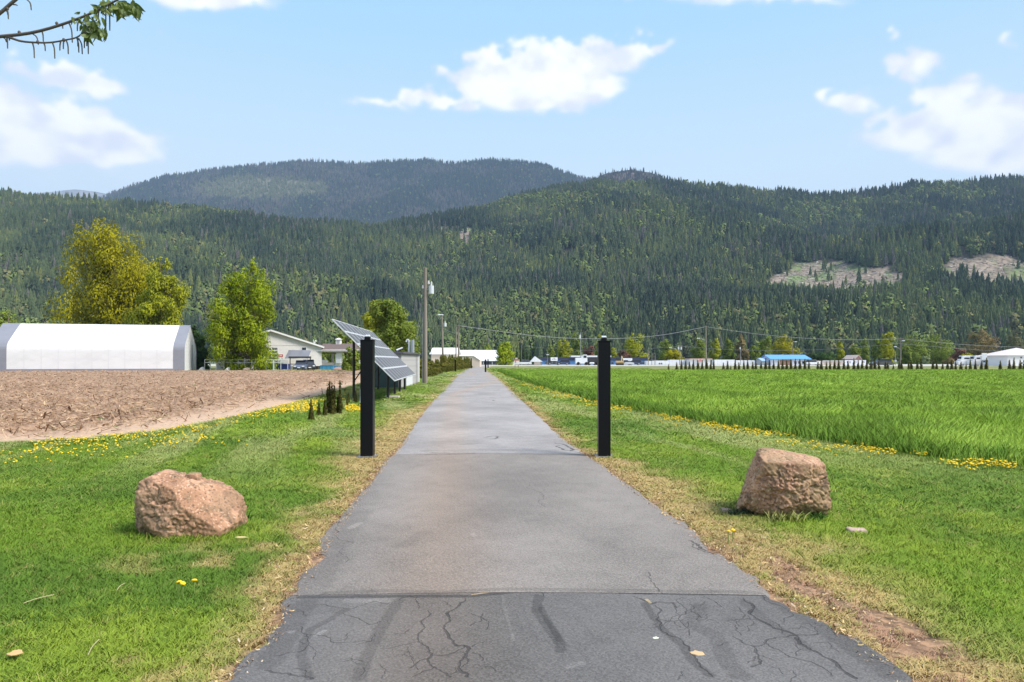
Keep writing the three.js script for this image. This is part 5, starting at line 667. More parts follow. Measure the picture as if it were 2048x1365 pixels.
// ---------- vehicles ----------
function car(label, pos, turn, color, o = {}) {
  const L = o.L ?? 4.5, W = 1.8, H = o.H ?? 1.6, t = thing(o.name ?? 'parked_car', label, o.cat ?? 'car', V(0, 0, 0), o.group), paint = new THREE.MeshPhysicalMaterial({ color: new THREE.Color(...color), roughness: 0.35, clearcoat: 0.7, clearcoatRoughness: 0.15 }), h = L / 2, b = H * 0.56;
  const body = prism([[-h, 0.28], [-h, b * 0.85], [-h + 0.08, b], [h * 0.42, b], [h * 0.9, b * 0.86], [h, b * 0.62], [h, 0.28]], W - 0.12, 0.06); body.translate(0, 0, -W / 2 + 0.06); part(t, 'body', body, paint);
  const van = o.van, cab = prism([[-h + (van ? 0.03 : 0.12), b], [-h + (van ? 0.06 : 0.45), H - 0.05], [van ? h * 0.62 : h * 0.12, H - 0.05], [van ? h * 0.8 : h * 0.52, b]], W - 0.34, 0.05); cab.translate(0, 0, -W / 2 + 0.17); const cb = part(t, 'cabin', cab, van ? paint : darkGlass);
  part(t, 'roof_panel', box((van ? 0.78 : 0.50) * L, 0.05, W - 0.3, van ? -h * 0.14 : -h * 0.2, H, 0, 0.02), paint, cb); if (van) part(t, 'windscreen', box(0.04, (H - b) * 0.6, W - 0.4, h * 0.76, (H + b) / 2, 0), darkGlass, cb);
  for (const s of [-1, 1]) { if (van) part(t, 'side_window', box(L * 0.22, 0.4, 0.03, h * 0.3, H * 0.74, s * (W / 2 - 0.09)), darkGlass, cb); part(t, 'headlight', box(0.06, 0.14, 0.34, h + 0.02, b * 0.72, s * (W / 2 - 0.3), 0.02), lampWhite); for (const x of [-h * 0.6, h * 0.62]) { const wl = part(t, 'wheel', new THREE.CylinderGeometry(0.33, 0.33, 0.22, 18).rotateX(Math.PI / 2).translate(x, 0.33, s * (W / 2 - 0.12)), M([0.02, 0.02, 0.02], 0.8)); part(t, 'rim', new THREE.CylinderGeometry(0.2, 0.2, 0.03, 14).rotateX(Math.PI / 2).translate(x, 0.33, s * (W / 2)), M([0.5, 0.5, 0.52], 0.35, 0.6), wl); } }
  part(t, 'bumper', box(0.1, 0.16, W - 0.1, h + 0.05, 0.38, 0, 0.03), M([0.04, 0.04, 0.045], 0.6)); part(t, 'number_plate', box(0.02, 0.12, 0.4, h + 0.115, 0.42, 0), lampWhite);
  t.position.copy(pos); t.rotation.y = turn; return t;
}
const onGround = (px, d) => V(X(px, d), 0, -d);
car('blue-grey car facing the field in front of the barn awning', onGround(603, 105), -1.45, [0.10, 0.12, 0.19], { H: 1.5 }); car('black car parked close beside the blue-grey car', onGround(617, 107), -1.2, [0.012, 0.015, 0.02], { H: 1.6, L: 4.2 });
[[1014, 205, 'white car parked left of the red and white sign', [0.75, 0.75, 0.75]], [1048, 207, 'white car parked below the cedar screen', [0.70, 0.70, 0.71]], [1108, 205, 'dark car parked in front of the blue store', [0.03, 0.035, 0.045]], [1125, 206, 'navy car parked beside the dark car at the blue store', [0.03, 0.05, 0.12]], [1252, 203, 'silver car behind the yellow digger', [0.5, 0.52, 0.55]], [1268, 206, 'dark blue car at the right end of the blue store', [0.02, 0.03, 0.08]], [1626, 200, 'white car right of the blue roofed building', [0.75, 0.75, 0.76]], [1762, 178, 'dark grey car on the highway by the poplar', [0.05, 0.05, 0.055]], [1985, 180, 'white car on the highway beside the camper vans', [0.74, 0.74, 0.75]], [1998, 184, 'maroon car behind the white highway car', [0.16, 0.06, 0.07]]].forEach(([px, d, label, c], i) => car(label, onGround(px, d), i % 2 ? Math.PI : 0.06, c, { H: px === 1762 ? 1.85 : 1.5, L: px === 1762 ? 5.2 : 4.5 }));
[[1938, 186, 'white camper van behind the highway cedars, left of the pair', 6.6], [1962, 184, 'taller white camper van beside the signboard', 6.2], [2008, 182, 'white delivery van before the white corner building', 4.6]].forEach(([px, d, label, L], i) => car(label, onGround(px, d), Math.PI, [0.78, 0.78, 0.79], { van: true, H: i < 2 ? 2.7 : 2.1, L, name: 'white_van', cat: 'van' }));
{ // truck with white cab and dark flatbed
  const d = 203, x = X(1172, d), t = thing('flatbed_truck', 'white cab truck with dark flatbed load before the blue store', 'truck', V(x, 0, -d)), wt = M([0.76, 0.77, 0.79], 0.4), dk = M([0.035, 0.033, 0.035], 0.7);
  const cab = prism([[X(1151, d), 0.5], [X(1151, d), 2.1], [X(1163, d), 2.15], [X(1166, d), 3.05], [X(1173, d), 3.05], [X(1174, d), 0.5]], 2.2, 0.05); cab.translate(0, 0, -d - 1.1); const cb = part(t, 'cab', cab, wt); part(t, 'side_window', box(0.9, 0.7, 0.04, X(1169.4, d), 2.5, -d + 1.17), darkGlass, cb);
  part(t, 'flatbed', box(X(1196, d) - X(1175, d), 0.3, 2.3, X(1185.5, d), 1.0, -d), dk); for (const [a, b, y0, y1] of [[1177, 1195, 1.15, 1.9], [1178, 1193, 1.95, 2.4]]) part(t, 'load', box(X(b, d) - X(a, d), y1 - y0, 2, X((a + b) / 2, d), (y0 + y1) / 2, -d, 0.08), dk); part(t, 'side_tank', box(1.4, 0.45, 0.4, X(1183, d), 0.62, -d + 1.15, 0.1), wt);
  for (const px of [1156, 1172, 1178, 1190, 1194]) part(t, 'wheel', new THREE.CylinderGeometry(0.48, 0.48, 2.3, 16).rotateX(Math.PI / 2).translate(X(px, d), 0.48, -d), M([0.02, 0.02, 0.02], 0.85));
}
{ // small yellow digger
  const d = 202, t = thing('digger', 'small yellow digger with raised boom before the blue store', 'digger', V(X(1242, d), 0, -d)), yl = M([0.50, 0.33, 0.12], 0.5), dk = M([0.03, 0.03, 0.03], 0.8);
  for (const s of [-1, 1]) part(t, 'track', box(2.2, 0.55, 0.4, X(1240, d), 0.28, -d + s * 0.6, 0.2), dk); part(t, 'chassis', box(2.3, 0.6, 1.4, X(1239, d), 0.98, -d, 0.12), yl); part(t, 'cab', box(0.9, 0.95, 1.0, X(1236, d), 1.7, -d, 0.08), darkGlass); part(t, 'boom', [bar(V(X(1243, d), 1.1, -d), V(X(1243.5, d), 2.75, -d), 0.16, 0.12, 6), bar(V(X(1243.5, d), 2.75, -d), V(X(1247.5, d), 1.3, -d), 0.12, 0.09, 6)], M([0.55, 0.45, 0.28], 0.5)); part(t, 'bucket', box(0.6, 0.5, 0.8, X(1248, d), 1.05, -d, 0.08), dk);
}

// ---------- roadside buildings ----------
structure('highway', sheet([-260, -120, -40, 0, 40, 120, 300], [166, 176, 196], (x, d) => [0.03, n2(x, d) > 0.5 ? [0.44, 0.42, 0.36] : [0.42, 0.40, 0.35]]), VC(1, { map: clothTex }));
structure('gravel_yard', sheet([-260, -120, -40, 0, 40, 120, 300], [196.2, 220, 245], (x, d) => [0.0, [0.44, 0.43, 0.38]]), VC(1, { map: clothTex }));
structure('side_path', sheet([X(846, dOf(750)) - 6, X(880, dOf(750)), roadL(dOf(750)) + 0.05], [dOf(752), dOf(748.5)], () => [0.02, [0.46, 0.44, 0.41]]), VC(1));
const navy = M([0.030, 0.036, 0.070], 0.55), blueWall = M([0.075, 0.215, 0.50], 0.6), cream = M([0.70, 0.58, 0.47], 0.85), metalWhite = new THREE.MeshStandardMaterial({ color: new THREE.Color(0.78, 0.79, 0.82), roughness: 0.45, map: clothTex });
function gabled(t, d, x0, x1, eaveY, ridgeY, dep, wallM, roofM, over = 0.4) {   // long side faces us
  const w = part(t, 'wall', slab(d, x0, eaveY, x1, HY + EYE * F / d, dep), wallM), a = X(x0, d) - over, b = X(x1, d) + over, e = Yp(eaveY, d), rz = -d - dep / 2, ry = Yp(ridgeY, d + dep / 2), mk = (z0) => { const g = new THREE.BufferGeometry(), v = [a, e - 0.05, z0, b, e - 0.05, z0, b, ry, rz, a, ry, rz, a, e + 0.1, z0, b, e + 0.1, z0, b, ry + 0.15, rz, a, ry + 0.15, rz]; g.setAttribute('position', new THREE.Float32BufferAttribute(v, 3)); g.setIndex([0, 1, 2, 0, 2, 3, 4, 5, 6, 4, 6, 7, 0, 1, 5, 0, 5, 4, 1, 2, 6, 1, 6, 5, 0, 3, 7, 0, 7, 4]); const q = g.toNonIndexed(); q.computeVertexNormals(); return q; };
  part(t, 'roof', mk(-d + over), roofM); part(t, 'roof', mk(-d - dep - over), roofM);
  for (const px of [x0, x1]) { const g = new THREE.BufferGeometry(), gx = X(px, d) + (px === x0 ? 0.02 : -0.02); g.setAttribute('position', new THREE.Float32BufferAttribute([gx, e - 0.01, -d, gx, e - 0.01, -d - dep, gx, ry - 0.05, rz], 3)); g.computeVertexNormals(); part(t, 'gable', g, wallM); }
  return w;
}
{ // long white-roofed barn beyond the hedge
  let d = 215, t = thing('white_roof_barn', 'long cream barn with broad white metal roof at the far end of the drive', 'barn', V(X(950, d), 0, -d)); gabled(t, d, 910, 1004, 722, 701.5, 24, cream, metalWhite, 0.5); const od = part(t, 'open_bay', slab(d, 958, 723.5, 994, 729.6, 0.2, 0.15), M([0.06, 0.065, 0.08], 0.8)); for (const px of [966, 975, 984]) part(t, 'bay_post', slab(d, px, 723.5, px + 1, 729.6, 0.1, 0.3), trimWhite, od);
  d = 190; t = thing('white_roof_barn', 'cream annex with sloping white roof left of the long white barn', 'barn', V(X(895, d), 0, -d)); gabled(t, d, 862, 912, 709, 697, 14, cream, metalWhite, 0.4); part(t, 'door', slab(d, 872, 718, 879, 731, 0.1, 0.05), M([0.55, 0.50, 0.45], 0.8));
  d = 150; t = thing('cream_shed', 'low cream shed with angled roof beside the hedge end', 'shed', V(X(940, d), 0, -d)); const g = prism([[X(919, d), 0], [X(959.5, d), 0], [X(959.5, d), Yp(721, d)], [X(948, d), Yp(713, d)], [X(919, d), Yp(712.6, d)]], 9); g.translate(0, 0, -d - 9); part(t, 'wall', g, M([0.62, 0.52, 0.43], 0.85)); const f = [bar(V(X(918, d), Yp(712.3, d), -d + 0.06), V(X(948, d), Yp(712.6, d), -d + 0.06), 0.10, 0.10, 4), bar(V(X(948, d), Yp(712.6, d), -d + 0.06), V(X(960.5, d), Yp(721.2, d), -d + 0.06), 0.10, 0.10, 4)]; part(t, 'fascia', f, M([0.74, 0.73, 0.70], 0.7));
}
{ // red and white farm sign at the drive end
  const d = 138, t = thing('farm_sign', 'white signboard with red header and legs at the end of the drive', 'sign', V(X(1033, d), 0, -d)), p = part(t, 'board', slab(d, 1028, 720, 1039, 729.5, 0.08), M([0.78, 0.76, 0.76], 0.6)); part(t, 'header', slab(d, 1027.2, 718.8, 1039.4, 721.4, 0.06, 0.04), M([0.55, 0.14, 0.13], 0.6), p); part(t, 'crest', slab(d, 1030.5, 716, 1035, 718.78, 0.06), M([0.66, 0.60, 0.50], 0.6), p); part(t, 'red_bar', slab(d, 1030.6, 721.6, 1032.2, 726, 0.03, 0.03), M([0.55, 0.16, 0.16], 0.6), p); for (const px of [1029.5, 1036]) part(t, 'leg', slab(d, px, 729.4, px + 1.1, 735.9, 0.1, -0.02), M([0.25, 0.12, 0.10], 0.9));
}
{ // small hip-roofed kiosk
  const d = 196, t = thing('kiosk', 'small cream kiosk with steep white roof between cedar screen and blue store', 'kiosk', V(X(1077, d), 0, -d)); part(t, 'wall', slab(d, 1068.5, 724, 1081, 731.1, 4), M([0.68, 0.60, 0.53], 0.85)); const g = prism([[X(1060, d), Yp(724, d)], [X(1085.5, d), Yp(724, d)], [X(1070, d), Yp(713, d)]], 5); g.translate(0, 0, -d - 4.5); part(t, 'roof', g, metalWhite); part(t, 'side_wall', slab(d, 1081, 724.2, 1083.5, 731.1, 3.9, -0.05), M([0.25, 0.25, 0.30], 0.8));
}
{ // blue store
  const d = 222, t = thing('blue_store', 'long low store with dark navy fascia above blue walls', 'store', V(X(1190, d), 0, -d)); part(t, 'wall', slab(d, 1084, 721.5, 1294, 729.8, 14), blueWall); part(t, 'fascia', slab(d, 1083, 714.8, 1295, 721.45, 14.4, 0.25), navy); part(t, 'awning', slab(d, 1142, 711.6, 1222, 714.7, 5, 0.6), metalWhite);
  for (const px of [1090, 1100, 1118, 1131, 1205, 1222, 1262, 1275, 1284]) { const w = part(t, 'window', slab(d, px, 724.5, px + 6, 728.6, 0.1, 0.06), M([0.30, 0.36, 0.45], 0.4)); part(t, 'pane', slab(d, px + 0.5, 725, px + 5.5, 728.2, 0.05, 0.09), darkGlass, w); }
  const b = part(t, 'signboard', slab(d - 1, 1246, 717, 1264.5, 722.2, 0.2, 0.2), M([0.80, 0.79, 0.80], 0.6)); part(t, 'sign_marks', [slab(d - 1, 1250, 719, 1253, 720.4, 0.04, 0.23), slab(d - 1, 1254, 719.2, 1258, 720.4, 0.04, 0.23), slab(d - 1, 1259, 719, 1261.5, 720.4, 0.04, 0.23)], M([0.62, 0.58, 0.66], 0.7), b);
  const k = 200, s = thing('roadside_board', 'white board on two legs with three dark marks before the blue store', 'sign', V(X(1108, k), 0, -k)), q = part(s, 'board', slab(k, 1101.5, 715.3, 1115.2, 722.2, 0.12), M([0.80, 0.80, 0.81], 0.6)); part(s, 'lettering', [slab(k, 1103.8, 718, 1106, 719.6, 0.03, 0.02), slab(k, 1107.4, 716.4, 1109.2, 720, 0.03, 0.02), slab(k, 1110.6, 718, 1112.8, 719.6, 0.03, 0.02)], M([0.22, 0.20, 0.26], 0.7), q); for (const px of [1104, 1112]) part(s, 'leg', slab(k, px, 722.1, px + 0.8, 730.9, 0.1, -0.02), galv);
}
{ // row of white greenhouse / trailer fronts
  const d = 208; [[1293, 1308, 722.5], [1308.4, 1339, 721.8], [1339.4, 1378, 720.2], [1430, 1470, 720.0], [1470.4, 1521, 721.2]].forEach(([a, b, top], i) => { const t = thing('white_trailer', ['short white trailer next to the blue store end', 'white trailer with small dark windows right of the blue store', 'long white trailer under the olive bush', 'white ribbed trailer right of the orange roofed stand', 'longest white trailer reaching the blue roofed building'][i], 'trailer', V(X((a + b) / 2, d), 0, -d)); part(t, 'box_body', slab(d, a, top, b, 730.2, 3, 0, 0.06), metalWhite); for (let p = a + 5; p < b - 3; p += 9) part(t, 'seam', slab(d, p, top + 0.4, p + 0.35, 730, 0.03, 0.025), M([0.62, 0.62, 0.66], 0.6)); if (i === 1) for (const px of [1318, 1322]) part(t, 'window', slab(d, px, 726.5, px + 2.6, 729, 0.04, 0.03), darkGlass); });
  const k = 204, t = thing('market_stand', 'stand with thin salmon roof edge and red round emblem board', 'stand', V(X(1405, k), 0, -k)); part(t, 'roof', slab(k, 1378.5, 717.6, 1424.5, 719.6, 5, 0.3), M([0.56, 0.40, 0.32], 0.7)); part(t, 'wall', slab(k, 1380, 719.6, 1423, 730.6, 4), M([0.76, 0.75, 0.76], 0.7)); const b = part(t, 'emblem_board', slab(k, 1395.5, 718.2, 1405.5, 724, 0.1, 0.42), M([0.70, 0.42, 0.40], 0.6)); part(t, 'emblem', new THREE.TorusGeometry(0.22, 0.06, 6, 18).translate(X(1400.2, k), Yp(720.6, k), -k + 0.44), M([0.60, 0.10, 0.12], 0.6), b);
}
{ // blue roofed building
  const d = 200, t = thing('blue_roof_building', 'pale building with bright blue metal roof behind the cedars', 'building', V(X(1580, d), 0, -d)), br = M([0.10, 0.31, 0.62], 0.5); gabled(t, d, 1543, 1620, 719, 711, 9, M([0.66, 0.66, 0.74], 0.8), br, 0.4); gabled(t, d + 1, 1525, 1542.6, 722.6, 717.5, 6, M([0.40, 0.42, 0.46], 0.8), M([0.30, 0.45, 0.66], 0.5), 0.2); part(t, 'brick_front', slab(d, 1560, 720.4, 1584, 730.9, 0.15, 0.1), M([0.30, 0.18, 0.14], 0.9)); for (const px of [1589, 1597, 1605, 1612]) part(t, 'window', slab(d, px, 723, px + 4.5, 728, 0.08, 0.05), darkGlass);
  const e = 202, s = thing('cream_shed', 'long low cream shed with a sloping end left of the lettered board', 'shed', V(X(1668, e), 0, -e)), g = prism([[X(1636, e), 0], [X(1689, e), 0], [X(1689, e), Yp(722.2, e)], [X(1647, e), Yp(722.2, e)], [X(1636, e), Yp(727.5, e)]], 6); g.translate(0, 0, -e - 6); part(s, 'wall', g, M([0.64, 0.55, 0.50], 0.8)); part(s, 'roof_edge', slab(e, 1646, 721.6, 1689.3, 722.6, 0.2, 0.15), trimWhite); for (const px of [1650, 1659, 1668, 1677]) part(s, 'bay', slab(e, px, 724, px + 6, 729.5, 0.06, 0.04), M([0.52, 0.40, 0.37], 0.8));
}
{ // lettered board
  const d = 190, w = 512, h = 112, cv = document.createElement('canvas'); cv.width = w; cv.height = h; const c = cv.getContext('2d'); c.fillStyle = '#e9e8f2'; c.fillRect(0, 0, w, h); c.fillStyle = '#3a3d5c'; c.font = 'bold 74px sans-serif'; c.textBaseline = 'middle'; c.textAlign = 'center'; ['F', 'U', '', 'O', 'E', '', 'D'].forEach((ch, i) => c.fillText(ch, 60 + i * 66, 48));
  const tex = new THREE.CanvasTexture(cv); tex.colorSpace = THREE.SRGBColorSpace; const t = thing('lettered_board', 'long white board with large dark letters behind the cedars', 'sign', V(X(1712, d), 0, -d)); const p = part(t, 'board', slab(d, 1690, 720.8, 1733, 731, 0.3), M([0.78, 0.78, 0.82], 0.7)); const a = P(1690.4, 730, d), b = P(1732.6, 721, d), q = new THREE.PlaneGeometry(b.x - a.x, b.y - a.y); q.translate((a.x + b.x) / 2, (a.y + b.y) / 2, -d + 0.004); part(t, 'lettering', q, new THREE.MeshStandardMaterial({ map: tex, roughness: 0.7 }), p);
  const r = 245, s = thing('pink_house', 'small pink gabled house roof behind the lettered board', 'house', V(X(1717, r), 0, -r)); const g = prism([[X(1709, r), 0], [X(1723, r), 0], [X(1723, r), Yp(720, r)], [X(1717, r), Yp(711.5, r)], [X(1709, r), Yp(719, r)]], 8); g.translate(0, 0, -r - 8); part(s, 'wall', g, M([0.50, 0.30, 0.27], 0.85)); for (const [a0, a1, b0, b1] of [[1708, 719.4, 1717, 711], [1717, 711, 1724, 720.6]]) { const A = P(a0, a1, r), B = P(b0, b1, r), f = box(A.distanceTo(B), 0.15, 9, 0, 0, 0); f.rotateZ(Math.atan2(B.y - A.y, B.x - A.x)); f.translate((A.x + B.x) / 2, (A.y + B.y) / 2 + 0.06, -r - 4); part(s, 'roof', f, M([0.66, 0.50, 0.44], 0.7)); }
}
{ // tall white signboard and corner building on the right
  const d = 168, t = thing('tall_signboard', 'square white signboard on two tall legs beside the camper vans', 'sign', V(X(1970, d), 0, -d)), b = part(t, 'board', slab(d, 1965, 706.6, 1974.8, 719.8, 0.2), M([0.80, 0.80, 0.83], 0.6)); part(t, 'inner_panel', slab(d, 1966.6, 709, 1973.2, 718.4, 0.03, 0.02), M([0.68, 0.70, 0.80], 0.6), b); part(t, 'lower_band', slab(d, 1965.4, 719.9, 1974.4, 722, 0.15), M([0.25, 0.27, 0.34], 0.6), b); for (const px of [1966.2, 1972]) part(t, 'leg', slab(d, px, 722, px + 1.1, 733, 0.12, -0.02), galv);
  const e = 172, s = thing('corner_building', 'white building with low pale hip roof at the highway corner', 'building', V(X(2060, e), 0, -e)), wl = part(s, 'wall', slab(e, 2016, 711.5, 2110, 732.6, 10), M([0.80, 0.78, 0.79], 0.8)); const rf = new THREE.ConeGeometry(1, 1, 4, 1); rf.rotateY(Math.PI / 4); rf.scale((X(2114, e) - X(2011, e)) / 1.414, 2.0, 7.6); rf.translate(X(2062.5, e), Yp(711.3, e) + 1.0, -e - 5); part(s, 'roof', rf, M([0.58, 0.52, 0.54], 0.6)); for (const [px, y] of [[2041.5, 714.2], [2043, 725]]) part(s, 'window', slab(e, px, y, px + 3, y + 3, 0.06, 0.04), darkGlass, wl);
  const f = 190, q = thing('red_roof_house', 'dull red roofed house behind the white corner building', 'house', V(X(2008, f), 0, -f)); part(q, 'wall', slab(f, 2001, 714, 2016, 731.4, 6), M([0.42, 0.24, 0.21], 0.85)); const gg = prism([[X(1998, f), Yp(714, f)], [X(2019, f), Yp(714, f)], [X(2016, f), Yp(709.6, f)], [X(2002, f), Yp(709.6, f)]], 7); gg.translate(0, 0, -f - 6.5); part(q, 'roof', gg, M([0.52, 0.26, 0.23], 0.8));
}

// ---------- walnut tree off the left edge; one branch hangs into view ----------
{
  const d = 5, pos = V(-6.6, 0, -4.6), t = thing('walnut_tree', 'walnut tree branch with hanging catkins and young leaves against the sky', 'tree', pos), bark = M([0.115, 0.095, 0.090], 0.95), r = rngOf(81), pt = (x, y, z = d) => P(x, y, z);
  part(t, 'trunk', tube([V(-6.6, -0.2, -4.6), V(-6.55, 1.6, -4.62), V(-6.7, 3.2, -4.6), V(-6.5, 5.6, -4.5)], 0.17, 10, 20, 0.07), bark);
  const limbs = [[[V(-6.6, 2.6, -4.6), V(-5.4, 3.75, -4.85), pt(-120, 84), pt(0, 73), pt(60, 66), pt(120, 50), pt(190, 23), pt(222, 6), pt(262, -14)], 0.034, 0.006], [[pt(6, 72.5), pt(18, 75), pt(40, 82), pt(70, 85), pt(100, 85), pt(130, 80), pt(152, 75), pt(163, 68), pt(176, 58)], 0.009, 0.0045], [[V(-6.65, 3.0, -4.6), V(-5.6, 3.9, -4.9), pt(-70, 62), pt(0, 26), pt(14, 13), pt(36, -6), pt(70, -60)], 0.030, 0.010], [[pt(222, 6), pt(228, 3), pt(236, -3)], 0.006, 0.003]];
  for (const [p, a, b] of limbs) part(t, 'branch', tube(p, a, 8, 60, b), bark);
  const cat = M([0.095, 0.085, 0.070], 0.95), hang = (x, y, x1, y1, w = 0.0052) => part(t, 'catkin', tube([pt(x, y), pt(lerp(x, x1, 0.75), lerp(y, y1, 0.35)), pt(x1, y1)], w, 6, 10, w * 0.75), cat);
  [[13, 76, 14.5, 97], [2, 74, 12, 84], [62, 66, 76, 89], [83, 62, 86, 83], [64, 85, 68, 116], [86, 85, 90, 102], [104, 85, 109, 117], [121, 82, 119, 101], [127, 81, 126, 98], [132, 81, 136, 108], [122, 47, 125, 57], [137, 45, 144, 85], [153, 76, 157, 105], [157, 77, 164, 108], [155, 76, 155, 93], [171, 60, 168, 96], [174, 60, 176, 108], [172, 62, 173, 92], [211, 14, 211, 58], [218, 12, 219, 61], [194, 22, 192, 42], [198, 20, 196, 38], [156, 44, 154, 62], [52, -2, 62, 20], [14, 20, 16, 38], [11, 21, 15, 30], [25, 9, 34, 11], [18, 77, 18, 81]].forEach((q) => hang(...q));
  for (const [x, y] of [[38, 65], [14, 17], [113, 47], [127, 80], [75, 84]]) part(t, 'bud', new THREE.SphereGeometry(0.011, 8, 6).scale(1, 1.3, 1).translate(...pt(x, y).toArray()), bark);
  const leaf = () => { const g = new THREE.PlaneGeometry(1, 1, 4, 8), p = g.attributes.position; for (let i = 0; i < p.count; i++) { const v = p.getY(i) + 0.5, u = p.getX(i) * 2, w = Math.sin(Math.PI * Math.pow(v, 0.8)) * 0.40 * (1 + 0.0 * v) + 0.01; p.setXYZ(i, u * w * 0.5, -v, Math.abs(u) * w * 0.22 - v * v * 0.35); } g.computeVertexNormals(); return g; };
  const lg = leaf(), lm = [[0.115, 0.165, 0.018], [0.085, 0.135, 0.016], [0.15, 0.20, 0.022]].map((c) => new THREE.MeshPhysicalMaterial({ color: new THREE.Color(...c), roughness: 0.8, transmission: 0.35, thickness: 0, side: THREE.DoubleSide }));
  const put = (cx, cy, n, sx, sy, size) => { for (let i = 0; i < n; i++) { const p = pt(cx + (r() - 0.5) * sx, cy + (r() - 0.5) * sy, d + (r() - 0.5) * 0.16).sub(pos), m = new THREE.Mesh(lg, lm[(r() * 3) | 0]), s = size * (0.6 + r() * 0.6); m.name = 'leaf'; m.position.copy(p); m.scale.set(s, s, s); m.rotation.set((r() - 0.5) * 1.4, r() * 6.28, (r() - 0.5) * 1.8); t.add(m); } };
  put(150, 36, 9, 22, 10, 0.055); put(165, 26, 3, 14, 6, 0.05); put(178, 40, 20, 34, 22, 0.075); put(195, 42, 14, 26, 20, 0.075); put(182, 60, 16, 22, 20, 0.075); put(200, 62, 16, 26, 18, 0.075); put(200, 16, 14, 24, 14, 0.07); put(215, 6, 12, 20, 18, 0.075); put(232, 12, 14, 22, 14, 0.075); put(252, 8, 20, 34, 18, 0.085); put(262, 20, 16, 26, 14, 0.075); put(274, 16, 8, 12, 12, 0.07); put(245, 20, 8, 18, 8, 0.06);
  finish(t);
}

// ---------- dandelions ----------
{
  const head = new THREE.SphereGeometry(1, 10, 6, 0, 6.283, 0, 1.9); head.scale(1, 0.55, 1); const yellow = M([0.80, 0.54, 0.012], 0.85), stemM = M([0.16, 0.24, 0.05], 0.9), cand = [], r = rngOf(91);
  const field = (n, fn) => { for (let i = 0; i < n; i++) { const q = fn(); if (q) cand.push(q); } };
  const plowAt = (t) => { const k = 1 + t * 8.6, i = Math.floor(k), f = k - i, a = plowEdge[i], b = plowEdge[i + 1]; return [lerp(a[0], b[0], f), lerp(a[1], b[1], f)]; }, cropAt = (t) => { const k = 0.6 + t * 9.9, i = Math.floor(k), f = k - i, a = cropEdge[i], b = cropEdge[i + 1]; return [lerp(a[0], b[0], f), lerp(a[1], b[1], f)]; };
  field(2600, () => { const [x, d] = plowAt(r()), off = Math.abs(r() + r() - 1) * (d < 15 ? 4.2 : 2.4), px = x + off * 0.75, pd = d - off * 0.66; if (plowSD(px, pd) > -0.1 || px > roadL(pd) - 1.2) return null; if (fbm2(px * 1.1 + 5, pd * 1.1, 3) + (r() - 0.5) * 0.2 < 0.52) return null; return [px, pd, 'left']; });
  field(420, () => { const q = G(545 + r() * 90, 805 + r() * 22); return plowSD(...q) < -0.05 ? [...q, 'left'] : null; }); field(220, () => { const q = G(690 + r() * 50, 815 + r() * 12); return [...q, 'left']; });
  field(3600, () => { const [x, d] = cropAt(r()), off = Math.abs(r() + r() - 1) * 1.7; const px = x - off * 0.8, pd = d - off * 0.5; if (cropSD(px, pd) > -0.05 || px < roadR(pd) + 0.9) return null; if (fbm2(px * 1.2 + 50, pd * 1.2, 3) < 0.47 + 0.06 * off) return null; return [px, pd, 'right']; });
  for (const [px, py] of [[357, 1196], [365, 1201], [388, 1194], [1466, 1087], [1457, 1090], [1215, 824], [1231, 848], [1240, 829], [1058, 813]]) cand.push([...G(px, py), 'lone']);
  const ok = cand.filter(([x, d]) => d > 3).sort((a, b) => a[1] - b[1]), label = { left: 'yellow dandelion in the lawn strip beside the ploughed field', right: 'yellow dandelion in the lawn strip beside the crop field', lone: 'yellow dandelion standing alone in the mown lawn beside the drive' };
  const stem = new THREE.CylinderGeometry(0.003, 0.004, 1, 5).translate(0, 0.5, 0), rest = [];
  ok.forEach(([x, d, side], i) => { const h = 0.05 + r() * 0.07, s = (side === 'lone' ? 0.020 : 0.012 + r() * 0.008) * (d > 18 ? 1.3 : 1); if (i < 290) { const o = new THREE.Group(); o.name = numbered('dandelion'); o.position.set(x, 0, -d); o.rotation.y = r() * 6; const st = new THREE.Mesh(stem, stemM); st.name = 'stem'; st.scale.set(1, h, 1); o.add(st); const hd = new THREE.Mesh(head, yellow); hd.name = 'flower_head'; hd.position.y = h; hd.scale.setScalar(s); hd.rotation.set((r() - 0.5) * 0.9, 0, (r() - 0.5) * 0.9); o.add(hd); o.userData = { label: label[side], category: 'flower', group: { left: 'dandelions by the ploughed field', right: 'dandelions by the crop field', lone: 'lone dandelions' }[side] }; scene.add(finish(o)); } else rest.push({ m: TR(x, h, -d, r() * 6, [s, s, s], (r() - 0.5) * 0.8, (r() - 0.5) * 0.8) }); });
  stuff('dandelion_carpet', head, yellow, rest, 'far carpet of yellow dandelions along both field edges', 'flowers');
}

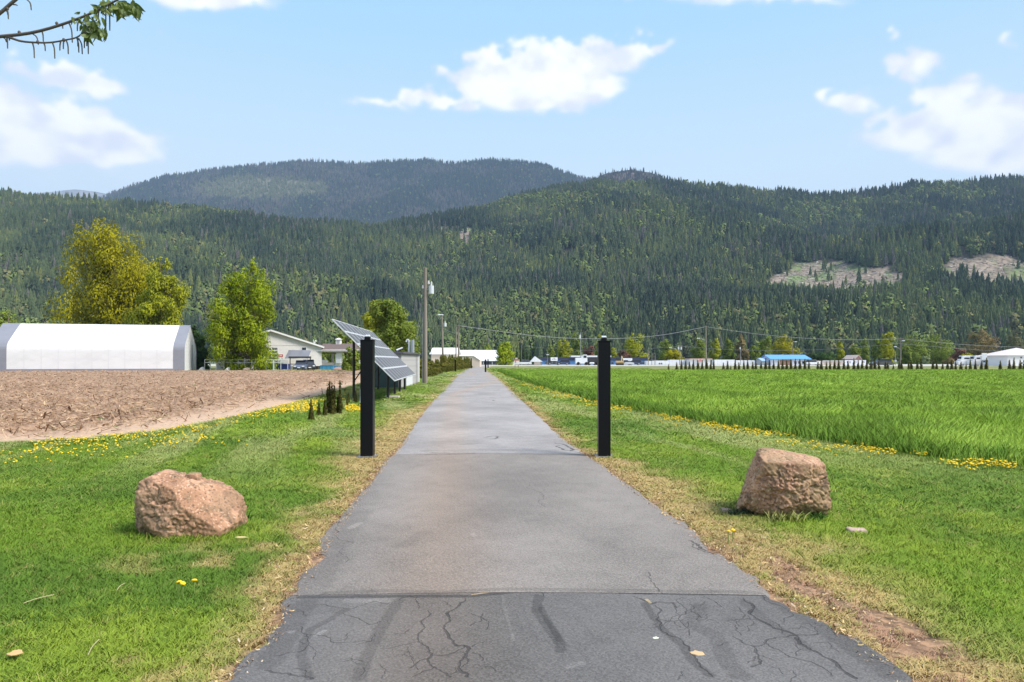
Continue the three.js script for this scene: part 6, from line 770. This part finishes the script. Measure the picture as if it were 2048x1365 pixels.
// ---------- small loose things ----------
{
  const r = rngOf(95), scrap = (px, py, sx, sy, col, name, label, cat, y = 0.02) => { const [x, d] = G(px, py), s = new THREE.Shape(), n = 11; for (let i = 0; i < n; i++) { const a = i / n * 6.283, k = 0.6 + r() * 0.6, X0 = Math.cos(a) * sx * k, Y0 = Math.sin(a) * sy * k; i ? s.lineTo(X0, Y0) : s.moveTo(X0, Y0); } const g = new THREE.ExtrudeGeometry(s, { depth: 0.004, bevelEnabled: true, bevelSize: 0.004, bevelThickness: 0.002, bevelSegments: 1 }); g.rotateX(-Math.PI / 2 + 0.08); g.rotateZ((r() - 0.5) * 0.2); g.translate(x, y, -d); solo(name, label, cat, g, M(col, 0.95), V(x, y, -d)); };
  scrap(1395, 1318, 0.032, 0.022, [0.52, 0.36, 0.20], 'dry_leaf', 'tan dry leaf lying on the cracked asphalt', 'leaf', 0.026); scrap(1311, 1287, 0.013, 0.010, [0.62, 0.62, 0.52], 'pebble', 'pale chip lying on the cracked asphalt', 'pebble', 0.026);
  scrap(30, 1325, 0.038, 0.03, [0.56, 0.36, 0.16], 'dry_leaf', 'curled tan dry leaf in the near lawn', 'leaf', 0.045); scrap(482, 1086, 0.055, 0.018, [0.50, 0.40, 0.17], 'dry_leaf', 'narrow yellow dry leaf right of the rounded boulder', 'leaf', 0.045); scrap(322, 1080, 0.07, 0.03, [0.34, 0.22, 0.14], 'soil_patch', 'bare brown soil spot under the rounded boulder', 'soil', 0.02);
  const twig = (a, b, label) => { const [x0, d0] = G(...a), [x1, d1] = G(...b); solo('twig', label, 'twig', tube([V(x0, 0.05, -d0), V((x0 + x1) / 2, 0.06, -(d0 + d1) / 2 + 0.01), V(x1, 0.055, -d1)], 0.003, 5, 8), M([0.40, 0.36, 0.18], 0.95), V(x0, 0.045, -d0)); };
  twig([46, 1223], [107, 1207], 'long straw stem lying in the near lawn'); twig([233, 1196], [249, 1183], 'short straw stem lying before the rounded boulder'); twig([175, 1330], [197, 1300], 'bent straw stem in the lawn near the dry leaf');
}

renderer.render(scene, camera);
